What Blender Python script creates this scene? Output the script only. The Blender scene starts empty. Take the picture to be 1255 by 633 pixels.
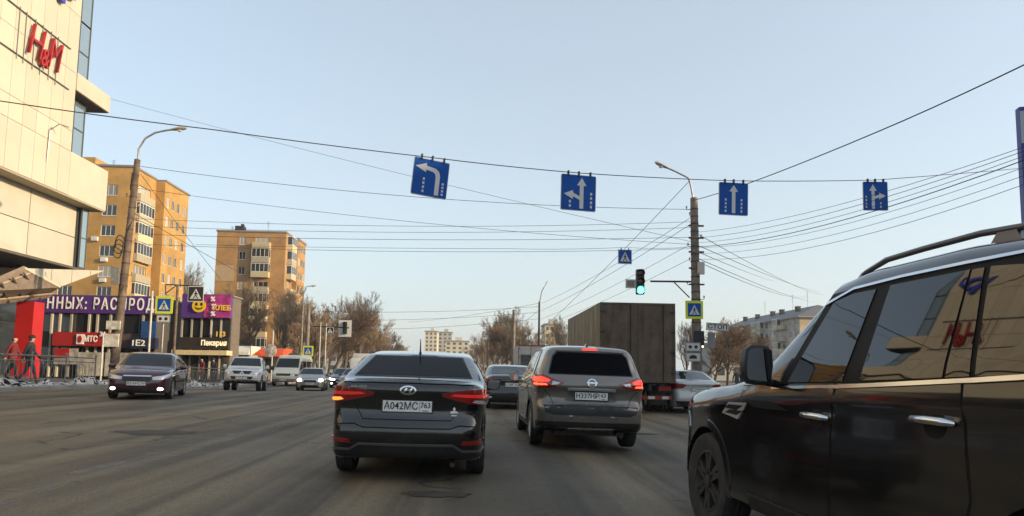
import bpy, bmesh, math, random
import numpy as np
from mathutils import Vector, Matrix
from mathutils.bvhtree import BVHTree
from mathutils.geometry import delaunay_2d_cdt

random.seed(7); np.random.seed(7)
SC = bpy.context.scene
COL = SC.collection
rad = math.radians

# ------------------------------------------------------------------ camera, sky, sun, exposure
FPX, PX, PY = 800.0, 627.5, 385.0          # focal length and principal point in photo pixels (1255 x 633)
PITCH, YAW, ROLL = rad(5), rad(3.04), rad(0.8)
F_ = Vector((math.sin(YAW)*math.cos(PITCH), math.cos(YAW)*math.cos(PITCH), math.sin(PITCH)))
R0_ = Vector((math.cos(YAW), -math.sin(YAW), 0)); U0_ = R0_.cross(F_)
R_ = R0_*math.cos(ROLL) + U0_*math.sin(ROLL); U_ = R_.cross(F_)
CAM = Vector((0, 0, 1.22))
cd = bpy.data.cameras.new('camera'); cam = bpy.data.objects.new('camera', cd); COL.objects.link(cam)
cd.sensor_fit = 'HORIZONTAL'; cd.sensor_width = 36; cd.lens = 36*FPX/1255
cd.shift_y = (PY-316.5)/1255; cd.clip_start = .05; cd.clip_end = 6000
m = Matrix((R_, U_, -F_)).transposed().to_4x4(); m.translation = CAM; cam.matrix_world = m
SC.camera = cam

SUN_EL, SUN_AZ = 15.0, 109.0               # degrees; azimuth clockwise from +Y (the street's direction)
wd = bpy.data.worlds.new('World'); SC.world = wd; wd.use_nodes = True
nt = wd.node_tree; bg = nt.nodes['Background']
sky = nt.nodes.new('ShaderNodeTexSky'); sky.sky_type = 'NISHITA'; sky.sun_disc = False
sky.sun_elevation = rad(SUN_EL); sky.sun_rotation = rad(SUN_AZ)
sky.air_density = 0.9; sky.dust_density = 2.0; sky.ozone_density = 1.0; sky.altitude = 0
# thin winter haze over the whole sky, the same all round and thickest at the horizon
tcw = nt.nodes.new('ShaderNodeTexCoord'); sxw = nt.nodes.new('ShaderNodeSeparateXYZ'); nt.links.new(tcw.outputs['Generated'], sxw.inputs[0])
def wmath(op, a, b=None):
    q = nt.nodes.new('ShaderNodeMath'); q.operation = op
    for i, v in enumerate((a, b)):
        if v is None: continue
        if isinstance(v, (int, float)): q.inputs[i].default_value = v
        else: nt.links.new(v, q.inputs[i])
    return q.outputs[0]
hz_ = wmath('ADD', wmath('MULTIPLY', wmath('POWER', 2.718, wmath('MULTIPLY', wmath('MAXIMUM', sxw.outputs[2], 0.), -4.5)), .52), .44)
mxw = nt.nodes.new('ShaderNodeMix'); mxw.data_type = 'RGBA'; nt.links.new(hz_, mxw.inputs[0]); nt.links.new(sky.outputs[0], mxw.inputs[6]); mxw.inputs[7].default_value = (2.12, 2.36, 2.36, 1)
nt.links.new(mxw.outputs[2], bg.inputs[0]); bg.inputs[1].default_value = .15
sl = bpy.data.lights.new('sun', 'SUN'); sun = bpy.data.objects.new('sun', sl); COL.objects.link(sun)
sl.energy = 2.75; sl.angle = rad(.6); sl.color = (1, .77, .48)
sdir = Vector((math.sin(rad(SUN_AZ))*math.cos(rad(SUN_EL)), math.cos(rad(SUN_AZ))*math.cos(rad(SUN_EL)), math.sin(rad(SUN_EL))))
sun.rotation_euler = sdir.to_track_quat('Z', 'Y').to_euler(); sun.location = (60, -60, 60)
SC.view_settings.view_transform = 'Standard'; SC.view_settings.look = 'None'
SC.view_settings.exposure = 1.2; SC.view_settings.gamma = 1; SC.view_settings.use_curve_mapping = False
SC.render.engine = 'CYCLES'; SC.cycles.use_denoising = True
SC.cycles.max_bounces = 6; SC.cycles.diffuse_bounces = 3; SC.cycles.glossy_bounces = 4
SC.cycles.caustics_reflective = False; SC.cycles.caustics_refractive = False

# ------------------------------------------------------------------ terrain and pixel helpers
def ss(a, b, t):
    t = np.clip((t-a)/(b-a), 0, 1); return t*t*(3-2*t)
def gz(x, y):
    """height of the carriageway: the whole street leans down to the right and dips a little past the crossing"""
    return -.018*np.clip(x, -24, 12)*(1-.75*ss(24, 45, y)) - .22*ss(27, 42, y) - .13*ss(1.9, 2.9, x)*(1-ss(8, 14, y))
def g(x, y): return float(gz(x, y))
def ray(px, py): return F_*FPX + R_*(px-PX) + U_*(PY-py)
def P(px, py, Y):
    d = ray(px, py); return CAM + d*(Y/d.y)
def PXx(px, py, X):
    d = ray(px, py); return CAM + d*(X/d.x)

# ------------------------------------------------------------------ materials
MATS = {}
def mat(name, col, rough=.6, metal=0., var=.0, vscale=6., bump=0., bscale=40., coat=0., emit=None, spec=.5,
        dirt=None, dscale=3., dlow=None, rnd=0., stretch=None, alpha=None):
    if name in MATS: return MATS[name]
    ma = bpy.data.materials.new(name); ma.use_nodes = True; MATS[name] = ma
    t = ma.node_tree; n = t.nodes; L = t.links; b = n['Principled BSDF']
    b.inputs['Roughness'].default_value = rough; b.inputs['Metallic'].default_value = metal
    b.inputs['Specular IOR Level'].default_value = spec
    b.inputs['Coat Weight'].default_value = coat; b.inputs['Coat Roughness'].default_value = .04
    c4 = (*col, 1)
    b.inputs['Base Color'].default_value = c4
    src = None
    tc = n.new('ShaderNodeTexCoord'); mp = n.new('ShaderNodeMapping'); L.new(tc.outputs['Object'], mp.inputs[0])
    if stretch: mp.inputs['Scale'].default_value = stretch
    if var > 0:
        nz = n.new('ShaderNodeTexNoise'); nz.inputs['Scale'].default_value = vscale; nz.inputs['Detail'].default_value = 6
        L.new(mp.outputs[0], nz.inputs['Vector'])
        mr = n.new('ShaderNodeMapRange'); mr.inputs[1].default_value = .3; mr.inputs[2].default_value = .7
        mr.inputs[3].default_value = 1-var; mr.inputs[4].default_value = 1+var
        L.new(nz.outputs[0], mr.inputs[0])
        mx = n.new('ShaderNodeMix'); mx.data_type = 'RGBA'; mx.blend_type = 'MULTIPLY'; mx.inputs[0].default_value = 1
        mx.inputs[6].default_value = c4; L.new(mr.outputs[0], mx.inputs[7]); src = mx.outputs[2]
    if rnd > 0:
        oi = n.new('ShaderNodeObjectInfo'); mr = n.new('ShaderNodeMapRange')
        mr.inputs[3].default_value = 1-rnd; mr.inputs[4].default_value = 1+rnd; L.new(oi.outputs['Random'], mr.inputs[0])
        mx = n.new('ShaderNodeMix'); mx.data_type = 'RGBA'; mx.blend_type = 'MULTIPLY'; mx.inputs[0].default_value = 1
        if src: L.new(src, mx.inputs[6])
        else: mx.inputs[6].default_value = c4
        L.new(mr.outputs[0], mx.inputs[7]); src = mx.outputs[2]
    if dirt:
        dc, amt = dirt
        nz = n.new('ShaderNodeTexNoise'); nz.inputs['Scale'].default_value = dscale; nz.inputs['Detail'].default_value = 8
        nz.inputs['Roughness'].default_value = .65; L.new(tc.outputs['Object'], nz.inputs['Vector'])
        mr = n.new('ShaderNodeMapRange'); mr.inputs[1].default_value = .35; mr.inputs[2].default_value = .75
        mr.inputs[4].default_value = amt; L.new(nz.outputs[0], mr.inputs[0]); fac = mr.outputs[0]
        if dlow:                                     # road spray: heavier towards the sills
            sx = n.new('ShaderNodeSeparateXYZ'); L.new(tc.outputs['Object'], sx.inputs[0])
            m2 = n.new('ShaderNodeMapRange'); m2.inputs[1].default_value = dlow[1]; m2.inputs[2].default_value = dlow[0]
            m2.inputs[3].default_value = .12; m2.inputs[4].default_value = 1; L.new(sx.outputs[2], m2.inputs[0])
            mu = n.new('ShaderNodeMath'); mu.operation = 'MULTIPLY'; L.new(fac, mu.inputs[0]); L.new(m2.outputs[0], mu.inputs[1]); fac = mu.outputs[0]
        mx = n.new('ShaderNodeMix'); mx.data_type = 'RGBA'; L.new(fac, mx.inputs[0])
        if src: L.new(src, mx.inputs[6])
        else: mx.inputs[6].default_value = c4
        mx.inputs[7].default_value = (*dc, 1); src = mx.outputs[2]
        mr2 = n.new('ShaderNodeMapRange'); mr2.inputs[3].default_value = rough; mr2.inputs[4].default_value = .85
        L.new(fac, mr2.inputs[0]); L.new(mr2.outputs[0], b.inputs['Roughness'])
        if coat:
            mr3 = n.new('ShaderNodeMapRange'); mr3.inputs[3].default_value = coat; mr3.inputs[4].default_value = 0
            L.new(fac, mr3.inputs[0]); L.new(mr3.outputs[0], b.inputs['Coat Weight'])
    if src: L.new(src, b.inputs['Base Color'])
    if bump > 0:
        nb = n.new('ShaderNodeTexNoise'); nb.inputs['Scale'].default_value = bscale; nb.inputs['Detail'].default_value = 5
        L.new(mp.outputs[0], nb.inputs['Vector'])
        bp = n.new('ShaderNodeBump'); bp.inputs['Strength'].default_value = bump; bp.inputs['Distance'].default_value = .02
        L.new(nb.outputs[0], bp.inputs['Height']); L.new(bp.outputs[0], b.inputs['Normal'])
    if emit:
        b.inputs['Emission Color'].default_value = (*emit[0], 1); b.inputs['Emission Strength'].default_value = emit[1]
    return ma

# ------------------------------------------------------------------ object and mesh helpers
def tag(o, label=None, cat=None, group=None, kind=None):
    if label: o['label'] = label
    if cat: o['category'] = cat
    if group: o['group'] = group
    if kind: o['kind'] = kind
    return o
def empty(name, loc, rz=0., label=None, cat=None, group=None):
    o = bpy.data.objects.new(name, None); COL.objects.link(o); o.empty_display_size = .2
    o.location = loc; o.rotation_euler = (0, 0, rz); return tag(o, label, cat, group)
def link(name, me, parent=None, loc=(0, 0, 0), rot=(0, 0, 0)):
    o = bpy.data.objects.new(name, me); COL.objects.link(o); o.location = loc; o.rotation_euler = rot
    if parent: o.parent = parent
    return o
def copy_tree(o, parent=None):
    c = o.copy(); COL.objects.link(c); c.parent = parent
    for ch in list(o.children): copy_tree(ch, c)
    return c

class MB:
    """collects vertices and faces and links them as one mesh object"""
    def __init__(s): s.v = []; s.f = []; s.mi = []; s.cur = 0
    def face(s, idx): s.f.append(idx); s.mi.append(s.cur)
    def add(s, vs, fs):
        o = len(s.v); s.v += [tuple(v) for v in vs]
        for f in fs: s.face([o+i for i in f])
        return s
    def box(s, a, b, c=None):
        (x0, y0, z0), (x1, y1, z1) = a, b
        return s.add([(x0,y0,z0),(x1,y0,z0),(x1,y1,z0),(x0,y1,z0),(x0,y0,z1),(x1,y0,z1),(x1,y1,z1),(x0,y1,z1)],
                     [(0,3,2,1),(4,5,6,7),(0,1,5,4),(1,2,6,5),(2,3,7,6),(3,0,4,7)])
    def cbox(s, c, d):
        return s.box((c[0]-d[0]/2, c[1]-d[1]/2, c[2]-d[2]/2), (c[0]+d[0]/2, c[1]+d[1]/2, c[2]+d[2]/2))
    def tube(s, pts, r, n=8, cap=True):
        pts = [Vector(p) for p in pts]
        rs = r if isinstance(r, (list, tuple)) else [r]*len(pts)
        o = len(s.v); N = len(pts); ref = None
        for i, p in enumerate(pts):
            t = (pts[min(i+1, N-1)] - pts[max(i-1, 0)]).normalized()
            if ref is None:
                ref = Vector((0, 0, 1)) if abs(t.z) < .9 else Vector((1, 0, 0))
            a = (ref - t*ref.dot(t)).normalized(); ref = a; b = t.cross(a)
            for k in range(n):
                w = 2*math.pi*k/n; q = p + (a*math.cos(w) + b*math.sin(w))*rs[i]; s.v.append(tuple(q))
        for i in range(N-1):
            for k in range(n):
                k2 = (k+1) % n; s.face([o+i*n+k, o+i*n+k2, o+(i+1)*n+k2, o+(i+1)*n+k])
        if cap:
            s.face([o+k for k in range(n)][::-1]); s.face([o+(N-1)*n+k for k in range(n)])
        return s
    def lathe(s, prof, n=24, M=None, closed=False):
        """prof: (r, h) pairs turned about local z, then placed by the matrix M"""
        M = M or Matrix.Identity(4); o = len(s.v); m_ = len(prof)
        for (r, h) in prof:
            for k in range(n):
                w = 2*math.pi*k/n; s.v.append(tuple(M @ Vector((r*math.cos(w), r*math.sin(w), h))))
        for i in range(m_ if closed else m_-1):
            j = (i+1) % m_
            for k in range(n):
                k2 = (k+1) % n; s.face([o+i*n+k, o+i*n+k2, o+j*n+k2, o+j*n+k])
        if not closed:
            s.face([o+k for k in range(n)][::-1]); s.face([o+(m_-1)*n+k for k in range(n)])
        return s
    def prism(s, poly, h0, h1, M=None):
        """poly in the local xy plane, extruded h0..h1 along local z, placed by M"""
        M = M or Matrix.Identity(4); n = len(poly); o = len(s.v)
        for h in (h0, h1):
            for (x, y) in poly: s.v.append(tuple(M @ Vector((x, y, h))))
        s.face([o+i for i in range(n)][::-1]); s.face([o+n+i for i in range(n)])
        for i in range(n): j = (i+1) % n; s.face([o+i, o+j, o+n+j, o+n+i])
        return s
    def mesh(s, name, mats, smooth=None):
        me = bpy.data.meshes.new(name); me.from_pydata(s.v, [], s.f); 
        for ma in (mats if isinstance(mats, (list, tuple)) else [mats]): me.materials.append(ma)
        if len(set(s.mi)) > 1: me.polygons.foreach_set('material_index', s.mi)
        bm = bmesh.new(); bm.from_mesh(me); bmesh.ops.recalc_face_normals(bm, faces=bm.faces); bm.to_mesh(me); bm.free()
        if smooth is not None:
            me.polygons.foreach_set('use_smooth', [True]*len(me.polygons)); me.set_sharp_from_angle(angle=rad(smooth))
        me.update(); return me
    def build(s, name, mats, parent=None, smooth=None, loc=(0, 0, 0), rot=(0, 0, 0)):
        return link(name, s.mesh(name, mats, smooth), parent, loc, rot)

def bevel_mesh(me, w, seg=2, ang=30):
    bm = bmesh.new(); bm.from_mesh(me)
    es = [e for e in bm.edges if len(e.link_faces) == 2 and e.calc_face_angle(0) > rad(ang)]
    bmesh.ops.bevel(bm, geom=es, offset=w, segments=seg, affect='EDGES', profile=.6)
    bm.to_mesh(me); bm.free()
    me.polygons.foreach_set('use_smooth', [True]*len(me.polygons)); me.set_sharp_from_angle(angle=rad(40)); me.update()
    return me
FACE_Y = Matrix.Rotation(rad(90), 4, 'X')                     # xy drawing -> upright, facing -Y
FACE_X = Matrix.Rotation(rad(90), 4, 'Z') @ FACE_Y            # facing +X
def text_mesh(body, size, depth=.01, bold=0., sx=1., ma=None, align='CENTER', shear=0., space=1.):
    c = bpy.data.curves.new('lettering', 'FONT'); c.body = body; c.size = size; c.extrude = depth/2; c.offset = bold
    c.align_x = align; c.align_y = 'CENTER'; c.resolution_u = 3; c.shear = shear; c.space_character = space
    o = bpy.data.objects.new('lettering', c); COL.objects.link(o)
    dg = bpy.context.evaluated_depsgraph_get(); me = bpy.data.meshes.new_from_object(o.evaluated_get(dg))
    bpy.data.objects.remove(o); bpy.data.curves.remove(c)
    me.transform(Matrix.Diagonal((sx, 1, 1, 1))); me.materials.clear(); me.materials.append(ma); return me
def text(body, size, loc, ma, parent, facing='Y', depth=.012, bold=0., sx=1., rot_extra=0., name='lettering', align='CENTER', shear=0., fit=None, space=1.):
    me = text_mesh(body, size, depth, bold, sx, ma, align, shear, space)
    if fit:
        xs = [v.co.x for v in me.vertices]; me.transform(Matrix.Diagonal((fit/(max(xs)-min(xs)), 1, 1, 1)))
    M = FACE_Y if facing == 'Y' else FACE_X if facing == 'X' else Matrix.Rotation(rad(180), 4, 'Z') @ FACE_Y
    me.transform(M @ Matrix.Rotation(rot_extra, 4, 'Z')); return link(name, me, parent, loc)

# common materials
BLACKP = mat('black_plastic', (.012, .012, .013), .5, var=.3, vscale=9, dirt=((.05, .045, .04), .35))
RUBBER = mat('tyre_rubber', (.016, .016, .017), .8, dirt=((.08, .073, .065), .55), dscale=8)
ARCHM = mat('wheel_well', (.008, .008, .008), .9)
CHROME = mat('chrome', (.75, .76, .78), .14, 1.)
RIMM = mat('alloy', (.5, .5, .5), .35, .85, dirt=((.15, .14, .13), .5), dscale=9)
CGLASS = mat('car_glass', (.006, .008, .009), .03, 0, spec=.6)
TGLASS = mat('tinted_glass', (.004, .004, .005), .02, 0, spec=.85, coat=.05)
DGLASS = mat('dark_rear_glass', (.004, .004, .005), .06, 0, spec=.16)
DGLASS.node_tree.nodes['Principled BSDF'].inputs['IOR'].default_value = 1.2
SATIN = mat('satin_silver', (.55, .55, .56), .3, .4)
SEAM = mat('panel_gap', (.003, .003, .003), .9)
WHITEP = mat('white_plate', (.82, .82, .80), .45, var=.05, dirt=((.45, .42, .38), .25), dscale=12)
INK = mat('black_ink', (.012, .012, .012), .5)
REDL = mat('red_lens', (.22, .008, .008), .12, coat=1)
REDLIT = mat('red_lens_lit', (.4, .02, .015), .2, emit=((1, .025, .015), 1.5))
AMBERLIT = mat('amber_lit', (.6, .2, .02), .2, emit=((1, .17, .03), 1.3))
CLEARL = mat('clear_lens', (.55, .57, .6), .1, .3, coat=1)
HEADLIT = mat('headlamp_lit', (.8, .8, .78), .2, emit=((1, .97, .88), 4.5))
METAL = mat('galvanised', (.30, .30, .30), .5, .6, var=.25, vscale=8)
DARKMETAL = mat('dark_metal', (.03, .03, .032), .55, .3, var=.3)
WIREM = mat('cable', (.02, .02, .022), .7)
CONC2 = mat('pole_concrete_stained', (.15, .115, .09), .9, var=.45, vscale=3, bump=.5, dirt=((.06, .042, .034), .8), dscale=1.8)
CONC = mat('pole_concrete', (.22, .195, .165), .85, var=.35, vscale=4, bump=.4, dirt=((.10, .075, .06), .8), dscale=2.2)
# ------------------------------------------------------------------ ground, road, pavements
KL = [(-40,-15.4),(5,-15.5),(23,-15.8),(31,-15.75),(40,-16.2),(46,-16.4),(70,-16.4),(140,-16.4),(260,-20),(420,-40)]   # (y, x) left kerb
KR = [(-40,9.9),(38,9.9),(55,7.6),(66,5.9),(80,4.6),(110,2.6),(140,1.2),(260,-5),(420,-25)]                             # right kerb
def kl(y): return np.interp(y, [a for a, b in KL], [b for a, b in KL])
def kr(y): return np.interp(y, [a for a, b in KR], [b for a, b in KR])
def pave_z(x, y):                       # the footway climbs gently away from the left kerb
    return gz(x, y) + .15 + .045*np.clip(kl(y)-x, 0, 7)*(1-ss(36, 60, y))
def sheet(name, ys, xs_of, zf, ma, kind='structure', label=None):
    """a grid sheet: one row of x values for each y"""
    v = []; f = []; n = None
    for y in ys:
        xs = xs_of(y); n = len(xs)
        for x in xs: v.append((x, y, float(zf(x, y))))
    for j in range(len(ys)-1):
        for i in range(n-1): f.append((j*n+i, j*n+i+1, (j+1)*n+i+1, (j+1)*n+i))
    me = bpy.data.meshes.new(name); me.from_pydata(v, [], f); me.materials.append(ma)
    me.polygons.foreach_set('use_smooth', [True]*len(f)); o = link(name, me); return tag(o, label, None, None, kind)

def ground_mat(name, base, light, dust, tracks=True):
    ma = bpy.data.materials.new(name); ma.use_nodes = True; t = ma.node_tree; n = t.nodes; L = t.links; b = n['Principled BSDF']
    tc = n.new('ShaderNodeTexCoord')
    def noise(scale, sc=(1, 1, 1), detail=6, rough=.55):
        mp = n.new('ShaderNodeMapping'); mp.inputs['Scale'].default_value = sc; L.new(tc.outputs['Object'], mp.inputs[0])
        z = n.new('ShaderNodeTexNoise'); z.inputs['Scale'].default_value = scale; z.inputs['Detail'].default_value = detail
        z.inputs['Roughness'].default_value = rough; L.new(mp.outputs[0], z.inputs['Vector']); return z.outputs[0]
    def rng(s, a, b_, c=0, d=1):
        r = n.new('ShaderNodeMapRange'); r.inputs[1].default_value = a; r.inputs[2].default_value = b_
        r.inputs[3].default_value = c; r.inputs[4].default_value = d; L.new(s, r.inputs[0]); return r.outputs[0]
    def mix(fac, a, b_, mode='MIX'):
        x = n.new('ShaderNodeMix'); x.data_type = 'RGBA'; x.blend_type = mode
        if isinstance(fac, float): x.inputs[0].default_value = fac
        else: L.new(fac, x.inputs[0])
        for k, s in ((6, a), (7, b_)):
            if isinstance(s, tuple): x.inputs[k].default_value = (*s, 1)
            else: L.new(s, x.inputs[k])
        return x.outputs[2]
    c = mix(rng(noise(.35), .35, .65), base, light)
    if tracks:
        c = mix(rng(noise(.9, (1, .035, 1), 5), .44, .62, 0, .8), c, dust)           # dusty streaks along the lanes
        c = mix(rng(noise(1.7, (1, .02, 1), 4), .50, .66, 0, .75), c, tuple(k*.5 for k in base))   # darker rubbered tracks
        c = mix(rng(noise(.12, (1, .5, 1), 5), .5, .68, 0, .5), c, (dust[0]*1.1, dust[1]*.95, dust[2]*.8))
    spk = noise(55, (1, 1, 1), 3, .7)
    c = mix(1., c, rng(spk, .3, .7, .6, 1.45), 'MULTIPLY')
    c = mix(1., c, rng(noise(14, (1, 1, 1), 6, .8), .3, .7, .80, 1.22), 'MULTIPLY')
    vo = n.new('ShaderNodeTexVoronoi'); vo.feature = 'DISTANCE_TO_EDGE'; vo.inputs['Scale'].default_value = .33
    wv = n.new('ShaderNodeMapping'); L.new(tc.outputs['Object'], wv.inputs[0])
    nz2 = n.new('ShaderNodeTexNoise'); nz2.inputs['Scale'].default_value = 1.3; nz2.inputs['Detail'].default_value = 5; L.new(tc.outputs['Object'], nz2.inputs['Vector'])
    ad = n.new('ShaderNodeMix'); ad.data_type = 'RGBA'; ad.blend_type = 'ADD'; ad.inputs[0].default_value = .9
    L.new(wv.outputs[0], ad.inputs[6]); L.new(nz2.outputs['Color'], ad.inputs[7]); L.new(ad.outputs[2], vo.inputs['Vector'])
    cm = n.new('ShaderNodeMath'); cm.operation = 'MULTIPLY'
    L.new(rng(vo.outputs[0], .0, .02, 1, 0), cm.inputs[0]); L.new(rng(noise(.25), .52, .58), cm.inputs[1])
    c = mix(cm.outputs[0], c, tuple(k*.3 for k in base))
    L.new(c, b.inputs['Base Color'])
    L.new(rng(noise(.5), .3, .7, .62, .9), b.inputs['Roughness'])
    bp = n.new('ShaderNodeBump'); bp.inputs['Strength'].default_value = .5; bp.inputs['Distance'].default_value = .008
    L.new(noise(90, detail=3), bp.inputs['Height']); L.new(bp.outputs[0], b.inputs['Normal'])
    return ma
ASPH = ground_mat('asphalt', (.062, .051, .035), (.094, .077, .051), (.20, .16, .10))
PAVE = ground_mat('pavement_asphalt', (.12, .11, .10), (.17, .155, .14), (.2, .19, .17), False)
DIRT = ground_mat('dirt', (.10, .085, .065), (.16, .14, .11), (.2, .18, .15), False)
ysd = list(np.arange(-40, 70, 1.5)) + list(np.arange(70, 421, 10))
gx = [-3000, -800, -300, -120, -60, -30, -24, -20, -16, -12, -8, -4, 0, 4, 8, 12, 16, 20, 30, 60, 120, 300, 800, 3000]
gy = [-400, -150, -60, -40] + list(np.arange(-36, 72, 4)) + [80, 100, 140, 200, 300, 420, 600, 900, 1500, 3000]
sheet('ground', gy, lambda y: gx, lambda x, y: gz(x, y) - .05, DIRT)
sheet('road', ysd, lambda y: np.linspace(kl(y), kr(y), 15), lambda x, y: gz(x, y), ASPH)
sheet('pavement', ysd[:60], lambda y: [-70, -50, -35, -28, -24, -21, -19, -17.5, float(kl(y))-.14], pave_z, PAVE)
sheet('pavement', ysd, lambda y: [float(kr(y))+.14, float(kr(y))+2, float(kr(y))+6, float(kr(y))+14], lambda x, y: gz(x, y)+.14, PAVE)
KERB = mat('kerb_stone', (.30, .285, .26), .85, var=.3, vscale=3, bump=.3, dirt=((.09, .08, .07), .8), dscale=1.5)
def kerb(side):
    mb = MB(); rows = []
    for y in ysd:
        x = float(kl(y)) if side < 0 else float(kr(y)); z = g(x, y); w = .16*side
        rows.append([(x, y, z-.04), (x+.01*side, y, z+.13), (x+.04*side, y, z+.16), (x+w, y, z+.16), (x+w, y, z-.04)])
    for i in range(len(rows)-1):
        for k in range(4): mb.add([rows[i][k], rows[i][k+1], rows[i+1][k+1], rows[i+1][k]], [(0, 1, 2, 3)])
    tag(mb.build('kerb', KERB), kind='structure')
kerb(-1); kerb(1)
# worn lane paint: thin sheets over the asphalt
def paint_mat():
    ma = mat('worn_road_paint', (.26, .255, .23), .8, var=.4, vscale=3)
    t = ma.node_tree; n = t.nodes; L = t.links; b = n['Principled BSDF']
    tc = n.new('ShaderNodeTexCoord'); z = n.new('ShaderNodeTexNoise'); z.inputs['Scale'].default_value = 5; z.inputs['Detail'].default_value = 9
    z.inputs['Roughness'].default_value = .75; L.new(tc.outputs['Object'], z.inputs['Vector'])
    r = n.new('ShaderNodeMapRange'); r.inputs[1].default_value = .48; r.inputs[2].default_value = .62; r.inputs[4].default_value = .6
    L.new(z.outputs[0], r.inputs[0]); L.new(r.outputs[0], b.inputs['Alpha']); return ma
PAINT = paint_mat()
def stripe(x0, x1, y0, y1, dx=0.):
    ys = np.arange(y0, y1+.01, min(2., y1-y0)); sheet('lane_marking', ys, lambda y: [x0+dx*(y-y0), x1+dx*(y-y0)], lambda x, y: gz(x, y)+.004, PAINT)
stripe(-4.3, -4.12, 2, 70); stripe(-3.98, -3.84, 2, 70)
for y in np.arange(3, 60, 9): stripe(-.1+1.1, .02+1.1, y, y+3); stripe(4.4, 4.52, y+1, y+4)
for y in np.arange(3, 80, 9): stripe(-8.0, -7.88, y, y+3); stripe(-12.2, -12.08, y+2, y+5)
# dark patches and a manhole cover on the road
def blob(name, cx, cy, rx, ry, ma, dz=.006, n=26, seed=1):
    r = random.Random(seed); mb = MB(); o = [(cx, cy, g(cx, cy)+dz)]
    for k in range(n):
        w = 2*math.pi*k/n; q = 1+r.uniform(-.22, .22); x = cx+rx*q*math.cos(w); y = cy+ry*q*math.sin(w); o.append((x, y, g(x, y)+dz))
    mb.add(o, [(0, 1+k, 1+(k+1) % n) for k in range(n)]); return tag(mb.build(name, ma), kind='structure')
PATCH = mat('road_patch', (.042, .036, .028), .8, var=.4, vscale=5, bump=.3)
blob('road_patch', -.35, 6.55, .34, .16, PATCH, seed=3)
blob('road_patch', 2.05, 6.5, .10, .03, PATCH, seed=7); blob('road_patch', 3.4, 13.8, .5, .18, PATCH, seed=8)
blob('road_patch', -5.4, 11.5, .7, .4, PATCH, seed=9); blob('road_patch', -1.6, 5.0, .5, .06, PATCH, seed=10)
# dirty snow left along the left kerb
SNOW = mat('dirty_snow', (.58, .57, .55), .8, var=.35, vscale=2.5, bump=.8, bscale=9, dirt=((.2, .175, .15), .75), dscale=1.2)
def snow(y0, y1, off, seed):
    r = random.Random(seed); mb = MB(); rows = []; k = 9
    ph = [r.uniform(0, 6) for _ in range(8)]
    for y in np.arange(y0, y1, .16):
        xk = float(kl(y))-off; hh = .17+.09*math.sin(y*1.1+ph[0])+.07*math.sin(y*2.7+ph[1])+.05*math.sin(y*6.3+ph[2])+r.uniform(-.03, .03)
        w = .75+.2*math.sin(y*.8+ph[3])+.12*math.sin(y*3.1+ph[4]); row = []
        for i in range(k):
            u = i/(k-1); x = xk-w/2+w*u; z = float(pave_z(x, y))-.03+max(hh, .0)*math.sin(math.pi*u)*(1+r.uniform(-.3, .3))
            row.append((x, y+r.uniform(-.05, .05), z))
        rows.append(row)
    for i in range(len(rows)-1):
        for q in range(k-1): mb.add([rows[i][q], rows[i][q+1], rows[i+1][q+1], rows[i+1][q]], [(0, 1, 2, 3)])
    me = mb.mesh('snow_bank', SNOW); bm = bmesh.new(); bm.from_mesh(me); bmesh.ops.remove_doubles(bm, verts=bm.verts, dist=.0005); bm.to_mesh(me); bm.free()
    me.polygons.foreach_set('use_smooth', [True]*len(me.polygons))
    tag(link('snow_bank', me), 'low bank of dirty snow along the kerb under the railing', 'snow', kind='stuff')
snow(18, 48, .55, 4)
# ------------------------------------------------------------------ vehicles: bodies grown from profiles, trim laid on their surface
def smooth_fn(pts, sig):
    xs = np.array([p[0] for p in pts], float); vs = np.array([p[1] for p in pts], float)
    gxx = np.linspace(xs[0]-.6, xs[-1]+.6, 900); gv = np.interp(gxx, xs, vs); dx = gxx[1]-gxx[0]
    k = np.exp(-.5*((np.arange(-120, 121)*dx)/sig)**2); k /= k.sum()
    gv = np.convolve(np.pad(gv, 120, 'edge'), k, 'valid')
    gd = np.gradient(gv, gxx)
    return (lambda t: np.interp(t, gxx, gv)), (lambda t: np.interp(t, gxx, gd))
def smax(a, b, k): return np.maximum(a, b) + np.maximum(k-np.abs(a-b), 0)**2/(4*k)

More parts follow.
